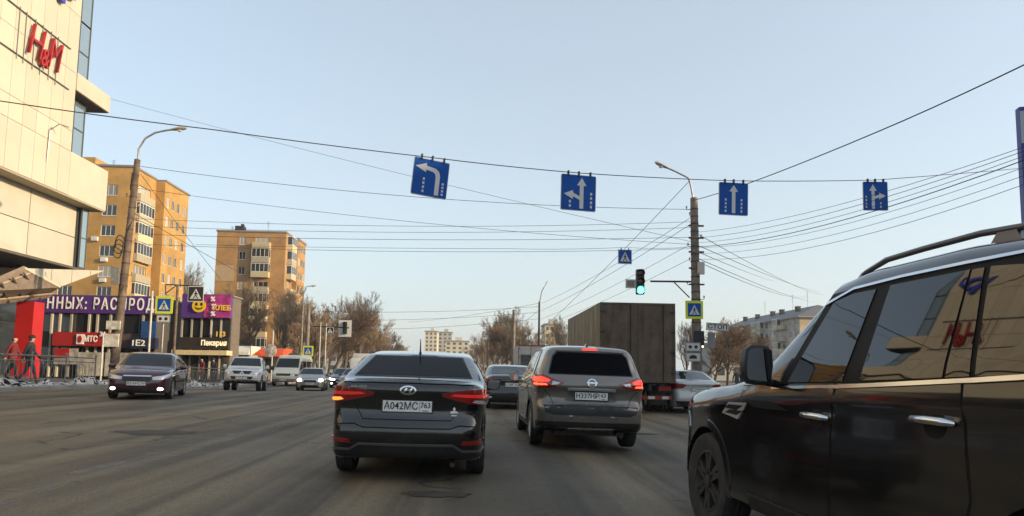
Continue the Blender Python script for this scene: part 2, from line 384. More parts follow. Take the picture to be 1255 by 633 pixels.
class Car:
    def __init__(s, spec, name, label, cat, loc, rz, group=None, paint=None, res=1.):
        s.sp = spec; s.L = spec['L']; s.W = spec['W']; s.paint = paint
        x, y = loc; z = g(x, y)
        s.root = empty(name, (x, y, z), 0, label, cat, group)
        e = .5; nrm = Vector((-(g(x+e, y)-g(x-e, y))/(2*e), -(g(x, y+e)-g(x, y-e))/(2*e), 1)).normalized()
        fw = Vector((-math.sin(rz), math.cos(rz), 0)); rt = fw.cross(nrm).normalized(); fw = nrm.cross(rt)
        s.root.rotation_euler = Matrix((rt, fw, nrm)).transposed().to_euler()
        s.body_mesh(res)
    def field(s):
        sp = s.sp
        top, dtop = smooth_fn(sp['top'], sp.get('tsig', .05)); bot, _ = smooth_fn(sp['bot'], .05)
        yr, _ = smooth_fn(sp['rear'], sp.get('rsig', .03)); yf, _ = smooth_fn(sp['front'], .04)
        plan, _ = smooth_fn(sp['plan'], .07); belt, _ = smooth_fn(sp['belt'], .1); s.top, s.belt = top, belt
        tum = sp.get('tumble', .36); k1, k2, k3 = sp.get('k', (.10, .12, .06)); rb, fb, rc = sp.get('bow', (.12, .22, .05))
        crease = sp.get('crease', .012)
        def Wd(y, z):
            u = z-belt(y); t = np.where(u > 0, u+.0, 0)
            t = .5*(u+np.sqrt(u*u+.03**2))
            w = plan(y) - tum*t - .10*np.maximum(.45-z, 0) + crease*np.exp(-((u+.13)/.04)**2)
            return w
        s.Wd = Wd
        def Ff(x, y, z):
            yy = y + np.sign(y)*.07*x*x
            gr = dtop(yy); a = (z-top(yy)+rc*x*x)/np.sqrt(1+gr*gr)
            e = np.abs(x)-Wd(y, z); r = smax(a, e, k1)
            r = smax(r, yr(z)+rb*x*x-y, k2); r = smax(r, y-yf(z)+fb*x*x, k2)
            return smax(r, bot(y)-z, k3)
        return Ff
    def body_mesh(s, res):
        sp = s.sp; Ff = s.field()
        ya, yb = -s.L/2+sp.get('ra', .7), s.L/2-sp.get('fa', .75); z0 = sp.get('z0', .72); zf = sp.get('zf', .62); zr = sp.get('zr', z0)
        nA = int(84*res); nP = int(30*res); nF = int(76*res)//2*2
        rings = []
        for i in range(nP): al = math.pi/2*(1-(i+.5)/nP); rings.append((ya, -math.sin(al), math.cos(al)))
        for i in range(nA+1): rings.append((ya+(yb-ya)*i/nA, 0, 1))
        for i in range(nP): al = math.pi/2*(i+.5)/nP; rings.append((yb, math.sin(al), math.cos(al)))
        ph = np.linspace(0, 2*np.pi, nF, endpoint=False)
        oy = np.array([r[0] for r in rings])[:, None]*np.ones(nF); dy = np.array([r[1] for r in rings])[:, None]*np.ones(nF)
        c = np.array([r[2] for r in rings])[:, None]; dx = c*np.cos(ph)[None]; dz = c*np.sin(ph)[None]
        oz = np.interp(oy, [ya, ya+.5, yb-.7, yb], [zr, z0, z0, zf])
        ts = np.linspace(0, 3.2, 110); hit = np.full(oy.shape, np.nan); lo = np.zeros(oy.shape); done = np.zeros(oy.shape, bool); hi = np.full(oy.shape, 3.2)
        for t in ts[1:]:
            pos = Ff(dx*t, oy+dy*t, oz+dz*t) > 0; new = pos & ~done
            hi[new] = t; done |= new; lo[~done] = t
        for _ in range(18):
            mid = (lo+hi)/2; pos = Ff(dx*mid, oy+dy*mid, oz+dz*mid) > 0
            hi = np.where(pos, mid, hi); lo = np.where(pos, lo, mid)
        t = (lo+hi)/2; X = dx*t; Y = oy+dy*t; Z = oz+dz*t
        nR = len(rings); v = np.stack([X, Y, Z], -1).reshape(-1, 3).tolist(); f = []
        for i in range(nR-1):
            for k in range(nF):
                k2 = (k+1) % nF; f.append((i*nF+k, i*nF+k2, (i+1)*nF+k2, (i+1)*nF+k))
        v.append(list(np.mean(np.array(v[:nF]), 0))); c0 = len(v)-1
        v.append(list(np.mean(np.array(v[(nR-1)*nF:nR*nF]), 0))); c1 = len(v)-1
        for k in range(nF): f.append((c0, (k+1) % nF, k)); f.append((c1, (nR-1)*nF+k, (nR-1)*nF+(k+1) % nF))
        bm = bmesh.new(); bv = [bm.verts.new(p) for p in v]
        for q in f: bm.faces.new([bv[i] for i in q])
        bmesh.ops.recalc_face_normals(bm, faces=bm.faces)
        s.bvh = BVHTree.FromBMesh(bm); me = bpy.data.meshes.new('body'); bm.to_mesh(me); bm.free()
        me.materials.append(s.paint); me.materials.append(ARCHM)
        o = link('body', me, s.root)
        # wheel arches
        if sp.get('wheels'):
            cut = MB()
            for (wy, wr) in sp['wheels']:
                for sd in (-1, 1):
                    M = Matrix.Translation((sd*(s.W/2+.12), wy, wr)) @ Matrix.Rotation(rad(90)*sd, 4, 'Y')
                    cut.lathe([(wr+sp.get('gap', .055), -.42), (wr+sp.get('gap', .055), .1)], 36, M)
            cme = cut.mesh('cutter', [s.paint, ARCHM]); cme.polygons.foreach_set('material_index', [1]*len(cme.polygons))
            co = link('cutter', cme); co.parent = s.root
            bo = o.modifiers.new('b', 'BOOLEAN'); bo.operation = 'DIFFERENCE'; bo.object = co; bo.solver = 'EXACT'; bo.material_mode = 'TRANSFER'
            dg = bpy.context.evaluated_depsgraph_get(); nm = bpy.data.meshes.new_from_object(o.evaluated_get(dg))
            o.modifiers.clear(); o.data = nm; nm.name = 'body'; bpy.data.objects.remove(co); bpy.data.meshes.remove(cme)
            me = nm
        me.polygons.foreach_set('use_smooth', [True]*len(me.polygons)); me.set_sharp_from_angle(angle=rad(48)); me.update()
        s.body = o
    def cast(s, view, a, b):
        if view == 'rear': o, d = Vector((a, -9, b)), Vector((0, 1, 0))
        elif view == 'front': o, d = Vector((a, 9, b)), Vector((0, -1, 0))
        elif view == 'left': o, d = Vector((-9, a, b)), Vector((1, 0, 0))
        elif view == 'right': o, d = Vector((9, a, b)), Vector((-1, 0, 0))
        else: o, d = Vector((a, b, 9)), Vector((0, 0, -1))
        h, nn, _, _ = s.bvh.ray_cast(o, d)
        if h is None:
            h, nn, _, _ = s.bvh.find_nearest(o+d*(9-(s.L/2 if view in ('rear', 'front') else s.W/2)))
        if nn.dot(d) > 0: nn = -nn
        return h, nn, d
    def patch(s, view, poly, off, ma, name, parent=None, step=.05, mirror=False, base=-.004, label=None):
        """a thin shell of outline `poly` wrapped on the body surface, `off` metres proud of it"""
        if mirror: poly = [(-a, b) for a, b in poly][::-1]
        pts = []; n = len(poly)
        for i in range(n):
            (a0, b0), (a1, b1) = poly[i], poly[(i+1) % n]; k = max(1, int(math.hypot(a1-a0, b1-b0)/step))
            for j in range(k): pts.append(Vector((a0+(a1-a0)*j/k, b0+(b1-b0)*j/k)))
        m_ = len(pts); edges = [(i, (i+1) % m_) for i in range(m_)]
        xs = [p.x for p in pts]; ys_ = [p.y for p in pts]
        def inside(x, y):
            c = False; j = m_-1
            for i in range(m_):
                if (pts[i].y > y) != (pts[j].y > y) and x < (pts[j].x-pts[i].x)*(y-pts[i].y)/(pts[j].y-pts[i].y)+pts[i].x: c = not c
                j = i
            return c
        inner = []
        for x in np.arange(min(xs)+step*.6, max(xs), step):
            for y in np.arange(min(ys_)+step*.6, max(ys_), step):
                if inside(x, y) and min((p.x-x)**2+(p.y-y)**2 for p in pts) > (.4*step)**2: inner.append(Vector((x, y)))
        V, E_, T, ov, _, _ = delaunay_2d_cdt(pts+inner, edges, [], 1, 1e-5)
        out = []; low = []
        for q in V:
            h, nn, d = s.cast(view, q.x, q.y); out.append(h+nn*off); low.append(h+nn*base)
        mb = MB(); mb.add(out, T)
        cnt = {}
        for t in T:
            for i in range(3): e = (t[i], t[(i+1) % 3]); cnt[tuple(sorted(e))] = cnt.get(tuple(sorted(e)), 0)+1
        nV = len(out); mb.v += [tuple(q) for q in low]
        for (i, j), k in cnt.items():
            if k == 1: mb.face([i, j, nV+j, nV+i])
        me = mb.mesh(name, ma, smooth=35); o = link(name, me, parent or s.root)
        if label: o['label'] = label
        return o
    def strip(s, view, line, w, off, ma, name, parent=None, mirror=False, step=.06):
        L_ = [Vector(p) for p in line]; a = []; b = []
        for i, p in enumerate(L_):
            t = (L_[min(i+1, len(L_)-1)]-L_[max(i-1, 0)]).normalized(); nn = Vector((-t.y, t.x))*w/2; a.append(tuple(p+nn)); b.append(tuple(p-nn))
        return s.patch(view, a+b[::-1], off, ma, name, parent, step, mirror)
    def both(s, fn):  # run for the left and right flank
        return [fn('left'), fn('right')]
    def door(s, side, poly, handle=None, hmat=None):
        s.patch(side, inflate(poly, .007), .0025, SEAM, 'door_gap', s.root, .08)
        d = s.patch(side, poly, .005, s.paint, 'door', s.root, .06)
        if handle:
            y, z = handle; h, nn, dd = s.cast(side, y, z); sg = -1 if side == 'left' else 1
            mb = MB(); x = h.x
            mb.tube([(x+.004*sg, y-.11, z-.004), (x+.035*sg, y-.09, z), (x+.042*sg, y, z+.003), (x+.035*sg, y+.09, z), (x+.004*sg, y+.11, z-.002)], [.012, .017, .018, .017, .012], 8)
            mb.build('handle', hmat or s.paint, d, 60)
        return d
    def wheels(s, rim=RIMM, spokes=5, width=.2, rimr=.66, dark=False):
        wr0 = None; proto = {}
        for (wy, wr) in s.sp['wheels']:
            for sd in (-1, 1):
                if wr not in proto:
                    w = width/2; M = Matrix.Rotation(rad(90), 4, 'Y'); mb = MB()
                    mb.lathe([(wr*rimr, -w*.8), (wr*.86, -w), (wr*.965, -w*.9), (wr, -w*.62), (wr, -w*.25), (wr*.985, -w*.22), (wr*.985, -w*.14), (wr, -w*.1), (wr, w*.1), (wr*.985, w*.14), (wr*.985, w*.22),
                              (wr, w*.25), (wr, w*.62), (wr*.965, w*.9), (wr*.86, w), (wr*rimr, w*.8)], 36, M, closed=True)
                    tm = mb.mesh('wheel', RUBBER, 50)
                    mb = MB(); rr = wr*rimr
                    mb.lathe([(rr*1.01, -w*.8), (rr*1.02, w*.84), (rr*.94, w*.84), (rr*.9, w*.3), (rr*.3, w*.25), (.01, w*.25)], 30, M)
                    for k in range(spokes):
                        A = 2*math.pi*k/spokes
                        for dA in (-.16, .16):
                            q = [(rr*.16, -.028), (rr*.96, -.022), (rr*.96, .022), (rr*.16, .028)]
                            mb.prism(q, w*.3, w*.78, M @ Matrix.Rotation(A+dA, 4, 'Z'))
                    mb.lathe([(rr*.24, w*.2), (rr*.22, w*.82), (rr*.06, w*.86)], 16, M)
                    proto[wr] = (tm, mb.mesh('rim', rim, 40))
                tm, rm = proto[wr]
                o = link('wheel', tm, s.root, (sd*(s.W/2-width/2-.012), wy, wr)); r_ = link('rim', rm, o)
                if sd < 0: r_.rotation_euler = (0, 0, math.pi)
    def plate(s, end, z, txt, reg, parent=None, tilt=0., x=0.):
        h, nn, d = s.cast(end, x, z); sg = -1 if end == 'rear' else 1
        y = h.y+sg*.018; mb = MB(); mb.cbox((0, 0, 0), (.52, .012, .115)); me = mb.mesh('licence_plate', WHITEP)
        po = link('licence_plate', me, s.root, (x, y, z), (tilt, 0, 0 if sg < 0 else math.pi))
        mb = MB(); fr = (.275, .066)
        mb.box((-fr[0], -.004, -fr[1]), (fr[0], .010, -fr[1]+.008)); mb.box((-fr[0], -.004, fr[1]-.008), (fr[0], .010, fr[1])); mb.box((-fr[0], -.004, -fr[1]+.008), (-fr[0]+.012, .010, fr[1]-.008)); mb.box((fr[0]-.012, -.004, -fr[1]+.008), (fr[0], .010, fr[1]-.008))
        mb.build('frame', INK, po)
        text(txt, .108, (-.066, -.008, 0), INK, po, depth=.003, bold=.0012, fit=.36)
        text(reg, .082, (.194, -.008, .012), INK, po, depth=.003, bold=.0012, fit=.105 if len(reg) > 2 else .075)
        mb = MB(); mb.box((.16, -.0085, -.048), (.225, -.006, -.040)); mb.build('country_code', INK, po)
        mb = MB(); mb.box((.128, -.0085, -.05), (.131, -.006, .05)); mb.build('divider', INK, po)
        return po
    def mirror(s, y, z, size=(.2, .1, .14), col=None, inner=CGLASS, reach=.06):
        for sd, side in ((-1, 'left'), (1, 'right')):
            h, nn, d = s.cast(side, y-.02, z-.05); w, dp, hh = size; x0 = h.x+sd*reach
            mb = MB(); o = []
            n = 10
            for (fy, sc) in ((-.5, .9), (-.45, 1.), (0, .98), (.35, .75), (.5, .4)):
                for k in range(n):
                    A = 2*math.pi*k/n; ca, sa = math.cos(A), math.sin(A); q = 2/2.0
                    ex = abs(ca)**.55*math.copysign(1, ca); ez = abs(sa)**.55*math.copysign(1, sa)
                    o.append((x0+sd*w/2+ex*w/2*sc, y+fy*dp, z+ez*hh/2*sc))
            fs = [(i*n+k, i*n+(k+1) % n, (i+1)*n+(k+1) % n, (i+1)*n+k) for i in range(4) for k in range(n)]+[tuple(range(n))[::-1], tuple(range(4*n, 5*n))]
            mb.add(o, fs); mb.tube([(h.x-sd*.03, y+.02, z-hh*.42), (x0+sd*w*.35, y+.01, z-hh*.40)], [.03, .022], 6)
            mo = mb.build('mirror', col or BLACKP, s.root, 50)
            mb = MB(); pts = []
            for k in range(16):
                A = 2*math.pi*k/16; ca, sa = math.cos(A), math.sin(A)
                pts.append((x0+sd*w/2+abs(ca)**.5*math.copysign(1, ca)*w*.42, z+abs(sa)**.5*math.copysign(1, sa)*hh*.42))
            v = [(a, y-.5*dp-.004, b) for a, b in pts]+[(a, y-.5*dp+.01, b) for a, b in pts]
            mb.add(v, [tuple(range(16))]+[(i, (i+1) % 16, 16+(i+1) % 16, 16+i) for i in range(16)]); mb.build('mirror_glass', mat('mirror_glass', (.35, .36, .38), .02, 1.), mo)
    def side_glass(s, spans, topoff=.075, lowoff=.02, ma=CGLASS, off=.009, frame=True, taper=True):
        """panes between the belt line and the roof; spans are (rear_low, rear_top, front_top, front_low) in y"""
        for side in ('left', 'right'):
            for (a, b, c, d) in spans:
                ys_t = np.linspace(b, c, 7); 
                poly = [(a, float(s.belt(a))+lowoff)]
                poly += [(float(y), max(float(s.top(y))-topoff, float(s.belt(y))+lowoff+.03)) for y in ys_t]
                poly += [(d, float(s.belt(d))+lowoff)]
                if frame: s.patch(side, inflate(poly, .022), off-.003, BLACKP, 'window_frame', s.root, .09)
                s.patch(side, poly, off, ma, 'window_pane', s.root, .07)
def inflate(poly, w):
    n = len(poly); A = sum(poly[i][0]*poly[(i+1) % n][1]-poly[(i+1) % n][0]*poly[i][1] for i in range(n)); sg = 1 if A > 0 else -1; out = []
    for i in range(n):
        p0, p1, p2 = Vector(poly[i-1]), Vector(poly[i]), Vector(poly[(i+1) % n]); e0 = (p1-p0).normalized(); e1 = (p2-p1).normalized()
        n0 = Vector((e0.y, -e0.x))*sg; n1 = Vector((e1.y, -e1.x))*sg; m_ = n0+n1
        if m_.length < .1: m_ = n0
        m_ = m_.normalized(); k = w/max(.45, m_.dot(n0)); out.append(tuple(p1+m_*k))
    return out
def sym(poly): return [(-a, b) for a, b in poly][::-1]
def ell(cx, cy, rx, ry, n=20): return [(cx+rx*math.cos(2*math.pi*k/n), cy+ry*math.sin(2*math.pi*k/n)) for k in range(n)]
def trap(w0, z0, w1, z1): return [(-w0, z0), (w0, z0), (w1, z1), (-w1, z1)]

def paint(name, col, metal=.0, rough=.3, dust=(.13, .12, .105), amt=.55, low=(.25, 1.1), coat=1.):
    return mat(name, col, rough, metal, dirt=(dust, amt), dscale=2.5, dlow=low, coat=coat)
# ------------------------------------------------------------------ the vehicles of the street
def sedan_spec(L=4.4, W=1.73, H=1.47, deck=1.08, nose=.74, wr=.315, wb=2.6, hood=.98, rl=None):
    h = L/2; w = W/2
    return dict(L=L, W=W, top=[(-h, deck-.08), (-h+.05, deck), (-h+.14, deck+.012), (-h+.5, deck+.022), (-h+.62, deck+.05), (-h+1.42, H-.055), (-h+1.95, H), (-h+2.4, H-.006), (-h+2.72, H-.05),
                (-h+3.42, hood+.02), (-h+3.6, hood-.03), (h-.42, nose+.12), (h-.12, nose+.02), (h, nose-.1)],
                bot=[(-h, .27), (-h+.5, .2), (h-.6, .18), (h, .22)],
                rear=[(.15, -h+.16), (.3, -h+.05), (.45, -h), (.6, -h), (.66, -h+.05), (.75, -h+.075), (.95, -h+.06), (deck-.03, -h+.03), (deck+.05, -h+.03)],
                front=[(.15, h-.15), (.28, h-.02), (.5, h), (.62, h-.02), (nose, h-.08), (nose+.2, h-.4)],
                plan=[(-h, w-.14), (-h+.25, w-.055), (-h+.8, w-.005), (h-1., w-.005), (h-.45, w-.05), (h-.12, w-.17), (h, w-.3)],
                belt=[(-h, deck-.06), (-h+.8, deck-.05), (0, deck-.11), (h-1., hood-.09), (h, nose)], tumble=.42,
                wheels=[(-h+(.5*L-wb/2)*1.02, wr), (-h+(.5*L-wb/2)*1.02+wb, wr)], z0=.72, zf=.55, zr=.74, ra=.7, fa=.7)

def dress_sedan(c, front=True, rear=True, glass=CGLASS, lit=False, rim=RIMM, plate=('О512АК', '63'), grille='bar', handles=True, tails=REDL, headm=None):
    sp = c.sp; h = sp['L']/2; w = sp['W']/2; H = max(z for y, z in sp['top']); deck = sp['top'][1][1]; nose = sp['top'][-1][1]+.1
    c.wheels(rim)
    bl = lambda y: float(c.belt(y))
    bp = -h+2.06                                                   # B pillar
    if handles:
        for side in ('left', 'right'):
            c.door(side, [(bp+.01, .30), (bp+.0, bl(bp)-.02), (bp+1.12, bl(bp+1.1)-.03), (bp+1.15, .5), (bp+1.06, .30)], (bp+.16, bl(bp)-.10))
            c.door(side, [(bp-.62, .36), (bp-.98, .66), (bp-1.0, bl(bp-1)-.03), (bp-.02, bl(bp)-.02), (bp-.01, .30), (bp-.55, .30)], (bp-.80, bl(bp)-.09))
    c.side_glass([(bp-1.02, bp-.72, bp-.05, bp-.03), (bp+.04, bp+.04, bp+.62, bp+1.12)], ma=glass, frame=False)
    c.patch('rear', trap(w-.21, deck+.055, w-.30, H-.075), .005, glass, 'rear_window', step=.06)
    c.patch('front', trap(w-.15, sp['top'][9][1]+.03, w-.27, H-.075), .005, glass, 'windscreen', step=.06)
    c.mirror(h-1.62, bl(h-1.6)+.07, col=c.paint)
    if rear:
        tl = [(-w+.02, deck-.10), (-w+.30, deck-.09), (-w+.46, deck-.14), (-w+.36, deck-.24), (-w+.0, deck-.30)]
        for mi in (False, True): c.patch('rear', tl, .010, tails, 'tail_light', mirror=mi, step=.04)
        c.patch('rear', trap(.40, deck-.16, .42, deck-.13), .012, CHROME, 'boot_trim')
        c.patch('rear', trap(w-.18, .26, w-.1, .42), .006, BLACKP, 'bumper_insert')
        c.plate('rear', deck-.28, *plate)
    if front:
        hl = [(-w+.05, nose+.02), (-w+.2, nose-.05), (-w+.50, nose-.10), (-w+.47, nose-.19), (-w+.20, nose-.17), (-w+.04, nose-.10)]
        for mi in (False, True):
            c.patch('front', hl, .008, headm or CLEARL, 'headlight', mirror=mi, step=.04)
            c.patch('front', ell(-w+.26, .34, .075, .045, 12), .008, HEADLIT if lit else CLEARL, 'fog_lamp', mirror=mi, step=.03)
        gr = c.patch('front', trap(.36, nose-.24, .40, nose-.07), .006, BLACKP, 'grille')
        c.strip('front', [(-.38, nose-.075), (.38, nose-.075)], .035, .012, CHROME, 'grille_bar', gr)
        c.patch('front', trap(.55, .22, .48, .36), .005, BLACKP, 'lower_grille')
        c.plate('front', nose-.30, *plate)

# -- the black saloon straight ahead
PBLK = paint('paint_black', (.003, .003, .0034), .0, .14, (.05, .044, .036), .16, (.25, .8))
sp = sedan_spec(4.42, 1.74, 1.46, deck=1.075); sp['crease'] = .02; sp['bow'] = (.16, .22, .04); sp['k'] = (.09, .11, .06)
c = Car(sp, 'black_saloon', 'black saloon with tall roof aerial and oval badge, stopped behind the grey crossover', 'car', (-.76, 7.05+2.2), rad(.4), None, PBLK, 1.35)
w = sp['W']/2; h = sp['L']/2
c.wheels(RIMM, width=.21)
bl = lambda y: float(c.belt(y)); bp = -.12
for side in ('left', 'right'):
    c.door(side, [(bp+.01, .30), (bp, bl(bp)-.02), (bp+1.12, bl(bp+1.1)-.03), (bp+1.15, .5), (bp+1.06, .30)], (bp+.16, bl(bp)-.10))
    c.door(side, [(bp-.62, .36), (bp-.98, .66), (bp-1.0, bl(bp-1)-.03), (bp-.02, bl(bp)-.02), (bp-.01, .30), (bp-.55, .30)], (bp-.80, bl(bp)-.09))
c.side_glass([(bp-1.02, bp-.72, bp-.05, bp-.03), (bp+.04, bp+.04, bp+.62, bp+1.12)], ma=TGLASS)
c.mirror(h-1.62, bl(h-1.6)+.09, size=(.2, .1, .15), col=PBLK)
c.patch('rear', trap(w-.185, 1.12, w-.315, 1.375), .004, BLACKP, 'window_frame', step=.06)
c.patch('rear', trap(w-.205, 1.135, w-.33, 1.362), .008, DGLASS, 'rear_window', step=.06)
c.patch('front', trap(w-.15, 1.03, w-.27, 1.385), .005, CGLASS, 'windscreen', step=.06)
# boot lid edge, lamps, plate, badge, bumper
c.strip('rear', [(-.62, 1.03), (-.55, .80), (-.47, .67), (.47, .67), (.55, .80), (.62, 1.03)], .010, .002, SEAM, 'boot_gap', step=.04)
tl = [(-.90, 1.015), (-.70, 1.005), (-.50, .985), (-.36, .955), (-.37, .925), (-.52, .885), (-.66, .855), (-.90, .835)]
for mi in (False, True):
    t = c.patch('rear', tl, .012, REDL, 'tail_light', mirror=mi, step=.035)
    c.patch('rear', [(-.85, .885), (-.72, .892), (-.69, .872), (-.74, .860), (-.85, .852)], .016, AMBERLIT if not mi else CLEARL, 'lamp_bulb', t, mirror=mi, step=.03)
    c.patch('rear', [(-.87, .955), (-.50, .955), (-.45, .935), (-.60, .922), (-.87, .915)], .015, mat('red_lens_bright', (.38, .015, .012), .1, coat=1, emit=((1, .05, .03), .12)), 'light_bar', t, mirror=mi, step=.03)
    c.patch('rear', [(-.83, .475), (-.60, .455), (-.58, .415), (-.83, .425)], .008, REDL, 'reflector', mirror=mi, step=.03)
c.patch('rear', ell(0, .985, .088, .046, 24), .012, CHROME, 'emblem', step=.02)
c.patch('rear', ell(0, .985, .072, .033, 20), .014, PBLK, 'emblem_field', step=.02)
c.patch('rear', [(-.052, .962), (-.036, .962), (-.020, .980), (.018, .984), (.008, .964), (.026, .962), (.052, 1.008), (.036, 1.008), (.024, .992), (-.014, .988), (-.006, 1.006), (-.024, 1.008)], .018, CHROME, 'emblem_letter', step=.015)
c.plate('rear', .815, 'А042МС', '763')
c.strip('rear', [(-.86, .60), (-.56, .62), (-.46, .585), (.46, .585), (.56, .62), (.86, .60)], .012, .004, SEAM, 'bumper_gap', step=.05)
c.patch('rear', [(-.80, .27), (.80, .27), (.80, .325), (.60, .33), (.50, .395), (-.50, .395), (-.60, .33), (-.80, .325)], .006, BLACKP, 'bumper_insert', step=.05)
c.strip('rear', [(-.84, .345), (-.60, .348), (-.50, .412), (.50, .412), (.60, .348), (.84, .345)], .022, .012, mat('satin_trim', (.10, .10, .10), .4, .2), 'bumper_trim', step=.04)
c.strip('rear', [(-.70, 1.062), (0, 1.07), (.70, 1.062)], .018, .012, PBLK, 'boot_lip', step=.05)
hh, nn, dd = c.cast('rear', -.52, 1.0)
text('SOLARIS', .034, (-.53, hh.y-.012, 1.012), CHROME, c.root, depth=.004, sx=1.35)
hh, nn, dd = c.cast('rear', .50, .74); k = MB(); y0 = hh.y-.008
k.prism([(0, .045), (.016, .02), (.006, .0), (.04, -.005), (.04, -.025), (-.04, -.025), (-.04, -.005), (-.006, 0), (-.016, .02)], 0, .003, Matrix.Translation((.50, y0, .775)) @ FACE_Y); k.box((.47, y0-.003, .72), (.53, y0, .733))
k.build('sticker', mat('sticker_white', (.8, .8, .8), .5), c.root)
hh, nn, dd = c.cast('top', 0, -.72); k = MB(); k.tube([hh-Vector((0, 0, .01)), hh+Vector((0, -.01, .035)), hh+Vector((0, -.05, .19))], [.022, .010, .0045], 8); k.build('antenna', BLACKP, c.root, 60)
k = MB(); k.tube([(.5, -h+.3, .2), (.5, -h+.10, .2)], .026, 10); k.build('exhaust_pipe', DARKMETAL, c.root, 60)

# -- the grey crossover
PGREY = paint('paint_graphite', (.175, .158, .142), .35, .25, (.15, .13, .11), .25, (.25, 1.1))
h = 2.32; w = .91
sp = dict(L=4.64, W=1.82, top=[(-h, 1.10), (-h+.06, 1.16), (-h+.15, 1.20), (-h+.30, 1.50), (-h+.34, 1.60), (-h+.40, 1.655), (-h+.7, 1.69), (-h+1.2, 1.71), (-h+2.1, 1.70), (-h+2.55, 1.64), (-h+3.42, 1.16), (-h+3.6, 1.10), (h-.3, .98), (h-.1, .9), (h, .75)], tsig=.035,
          bot=[(-h, .36), (-h+.5, .27), (h-.6, .23), (h, .3)], rear=[(.25, -h+.14), (.4, -h+.03), (.55, -h), (.705, -h+.005), (.735, -h+.08), (.80, -h+.115), (.94, -h+.105), (.985, -h+.055), (1.08, -h+.05), (1.16, -h+.07), (1.3, -h+.19)], rsig=.014,
          front=[(.2, h-.15), (.35, h-.02), (.6, h), (.85, h-.08), (1.0, h-.3)], plan=[(-h, w-.12), (-h+.25, w-.05), (-h+.8, w-.005), (h-1, w-.005), (h-.4, w-.07), (h-.1, w-.2), (h, w-.35)],
          belt=[(-h, 1.12), (-h+1, 1.08), (.4, 1.02), (h, .95)], tumble=.36, wheels=[(-h+.98, .355), (-h+.98+2.705, .355)], z0=.78, zf=.68, zr=.82, ra=.75, fa=.75, bow=(.14, .22, .05), k=(.12, .12, .06), crease=.02, gap=.06)
c = Car(sp, 'grey_crossover', 'graphite grey crossover with lit brake lights and a chrome tailgate strip', 'car', (1.79, 10.28+h), rad(.6), None, PGREY, 1.3)
c.wheels(mat('alloy_bright', (.62, .62, .62), .3, .85, dirt=((.2, .19, .17), .4), dscale=9), width=.225, spokes=5)
bl = lambda y: float(c.belt(y)); bp = -.10
for side in ('left', 'right'):
    c.door(side, [(bp+.01, .36), (bp, bl(bp)-.02), (bp+1.1, bl(bp+1.1)-.03), (bp+1.14, .5), (bp+1.05, .36)], (bp+.16, bl(bp)-.10))
    c.door(side, [(bp-.60, .42), (bp-.96, .74), (bp-1.0, bl(bp-1)-.03), (bp-.02, bl(bp)-.02), (bp-.01, .36), (bp-.52, .36)], (bp-.80, bl(bp)-.09))
    ar = [(sp['wheels'][0][0]+.45*math.cos(A_), .355+.45*math.sin(A_)) for A_ in np.linspace(-.05, math.pi+.1, 16)]
    for wy, wr in sp['wheels']:
        ou = [(wy+.475*math.cos(A_), .355+.475*math.sin(A_)) for A_ in np.linspace(0, math.pi, 16)]; inn = [(wy+.416*math.cos(A_), .355+.416*math.sin(A_)) for A_ in np.linspace(math.pi, 0, 16)]
        c.patch(side, ou+inn, .008, BLACKP, 'arch_trim', step=.06)
    c.patch(side, [(-1.0, .27), (1.05, .27), (1.0, .37), (-.95, .37)], .010, BLACKP, 'sill_trim', step=.08)
    c.strip(side, [(bp-1.45, bl(bp-1.45)+.015), (bp, bl(bp)+.004), (bp+1.18, bl(bp+1.2)-.004)], .018, .014, CHROME, 'belt_trim')
c.side_glass([(bp-1.50, bp-1.30, bp-1.08, bp-1.05), (bp-1.0, bp-.98, bp-.05, bp-.03), (bp+.04, bp+.04, bp+.66, bp+1.16)], topoff=.11, ma=TGLASS)
c.mirror(h-1.68, bl(h-1.6)+.10, size=(.21, .12, .16), col=PGREY)
c.patch('rear', [(-.69, 1.20), (.69, 1.20), (.62, 1.50), (.55, 1.575), (-.55, 1.575), (-.62, 1.50)], .004, BLACKP, 'window_frame', step=.05)
c.patch('rear', [(-.67, 1.21), (.67, 1.21), (.60, 1.49), (.53, 1.56), (-.53, 1.56), (-.60, 1.49)], .008, DGLASS, 'rear_window', step=.05)
c.patch('front', trap(w-.15, 1.17, w-.27, 1.60), .005, CGLASS, 'windscreen', step=.06)
c.patch('rear', [(-.125, 1.607), (.125, 1.607), (.12, 1.628), (-.12, 1.628)], .012, REDLIT, 'brake_light', step=.03)
c.strip('rear', [(-.56, 1.585), (0, 1.597), (.56, 1.585)], .012, .012, PGREY, 'spoiler_lip', step=.05)
tl = [(-.96, 1.20), (-.76, 1.185), (-.60, 1.115), (-.44, 1.07), (-.50, 1.025), (-.66, .99), (-.96, .975)]
for mi in (False, True):
    t = c.patch('rear', tl, .014, REDL, 'tail_light', mirror=mi, step=.035)
    c.patch('rear', [(-.90, 1.145), (-.76, 1.138), (-.66, 1.095), (-.70, 1.07), (-.90, 1.075)], .019, REDLIT, 'lamp_bulb', t, mirror=mi, step=.03)
    c.patch('rear', [(-.88, 1.045), (-.72, 1.045), (-.70, 1.02), (-.88, 1.02)], .018, mat('red_glow', (.5, .05, .03), .2, emit=((1, .09, .03), 1.3)), 'lamp_bulb', t, mirror=mi, step=.03)
    c.patch('rear', [(-.62, 1.085), (-.50, 1.07), (-.54, 1.04), (-.64, 1.03)], .018, CLEARL, 'reverse_lamp', t, mirror=mi, step=.03)
    c.patch('rear', ell(-.33, .555, .035, .012, 10), .012, CLEARL, 'parking_sensor', mirror=mi, step=.02)
c.strip('rear', [(-.80, 1.0), (-.66, .86), (-.60, .715), (.60, .715), (.66, .86), (.80, 1.0)], .010, .003, SEAM, 'tailgate_gap', step=.05)
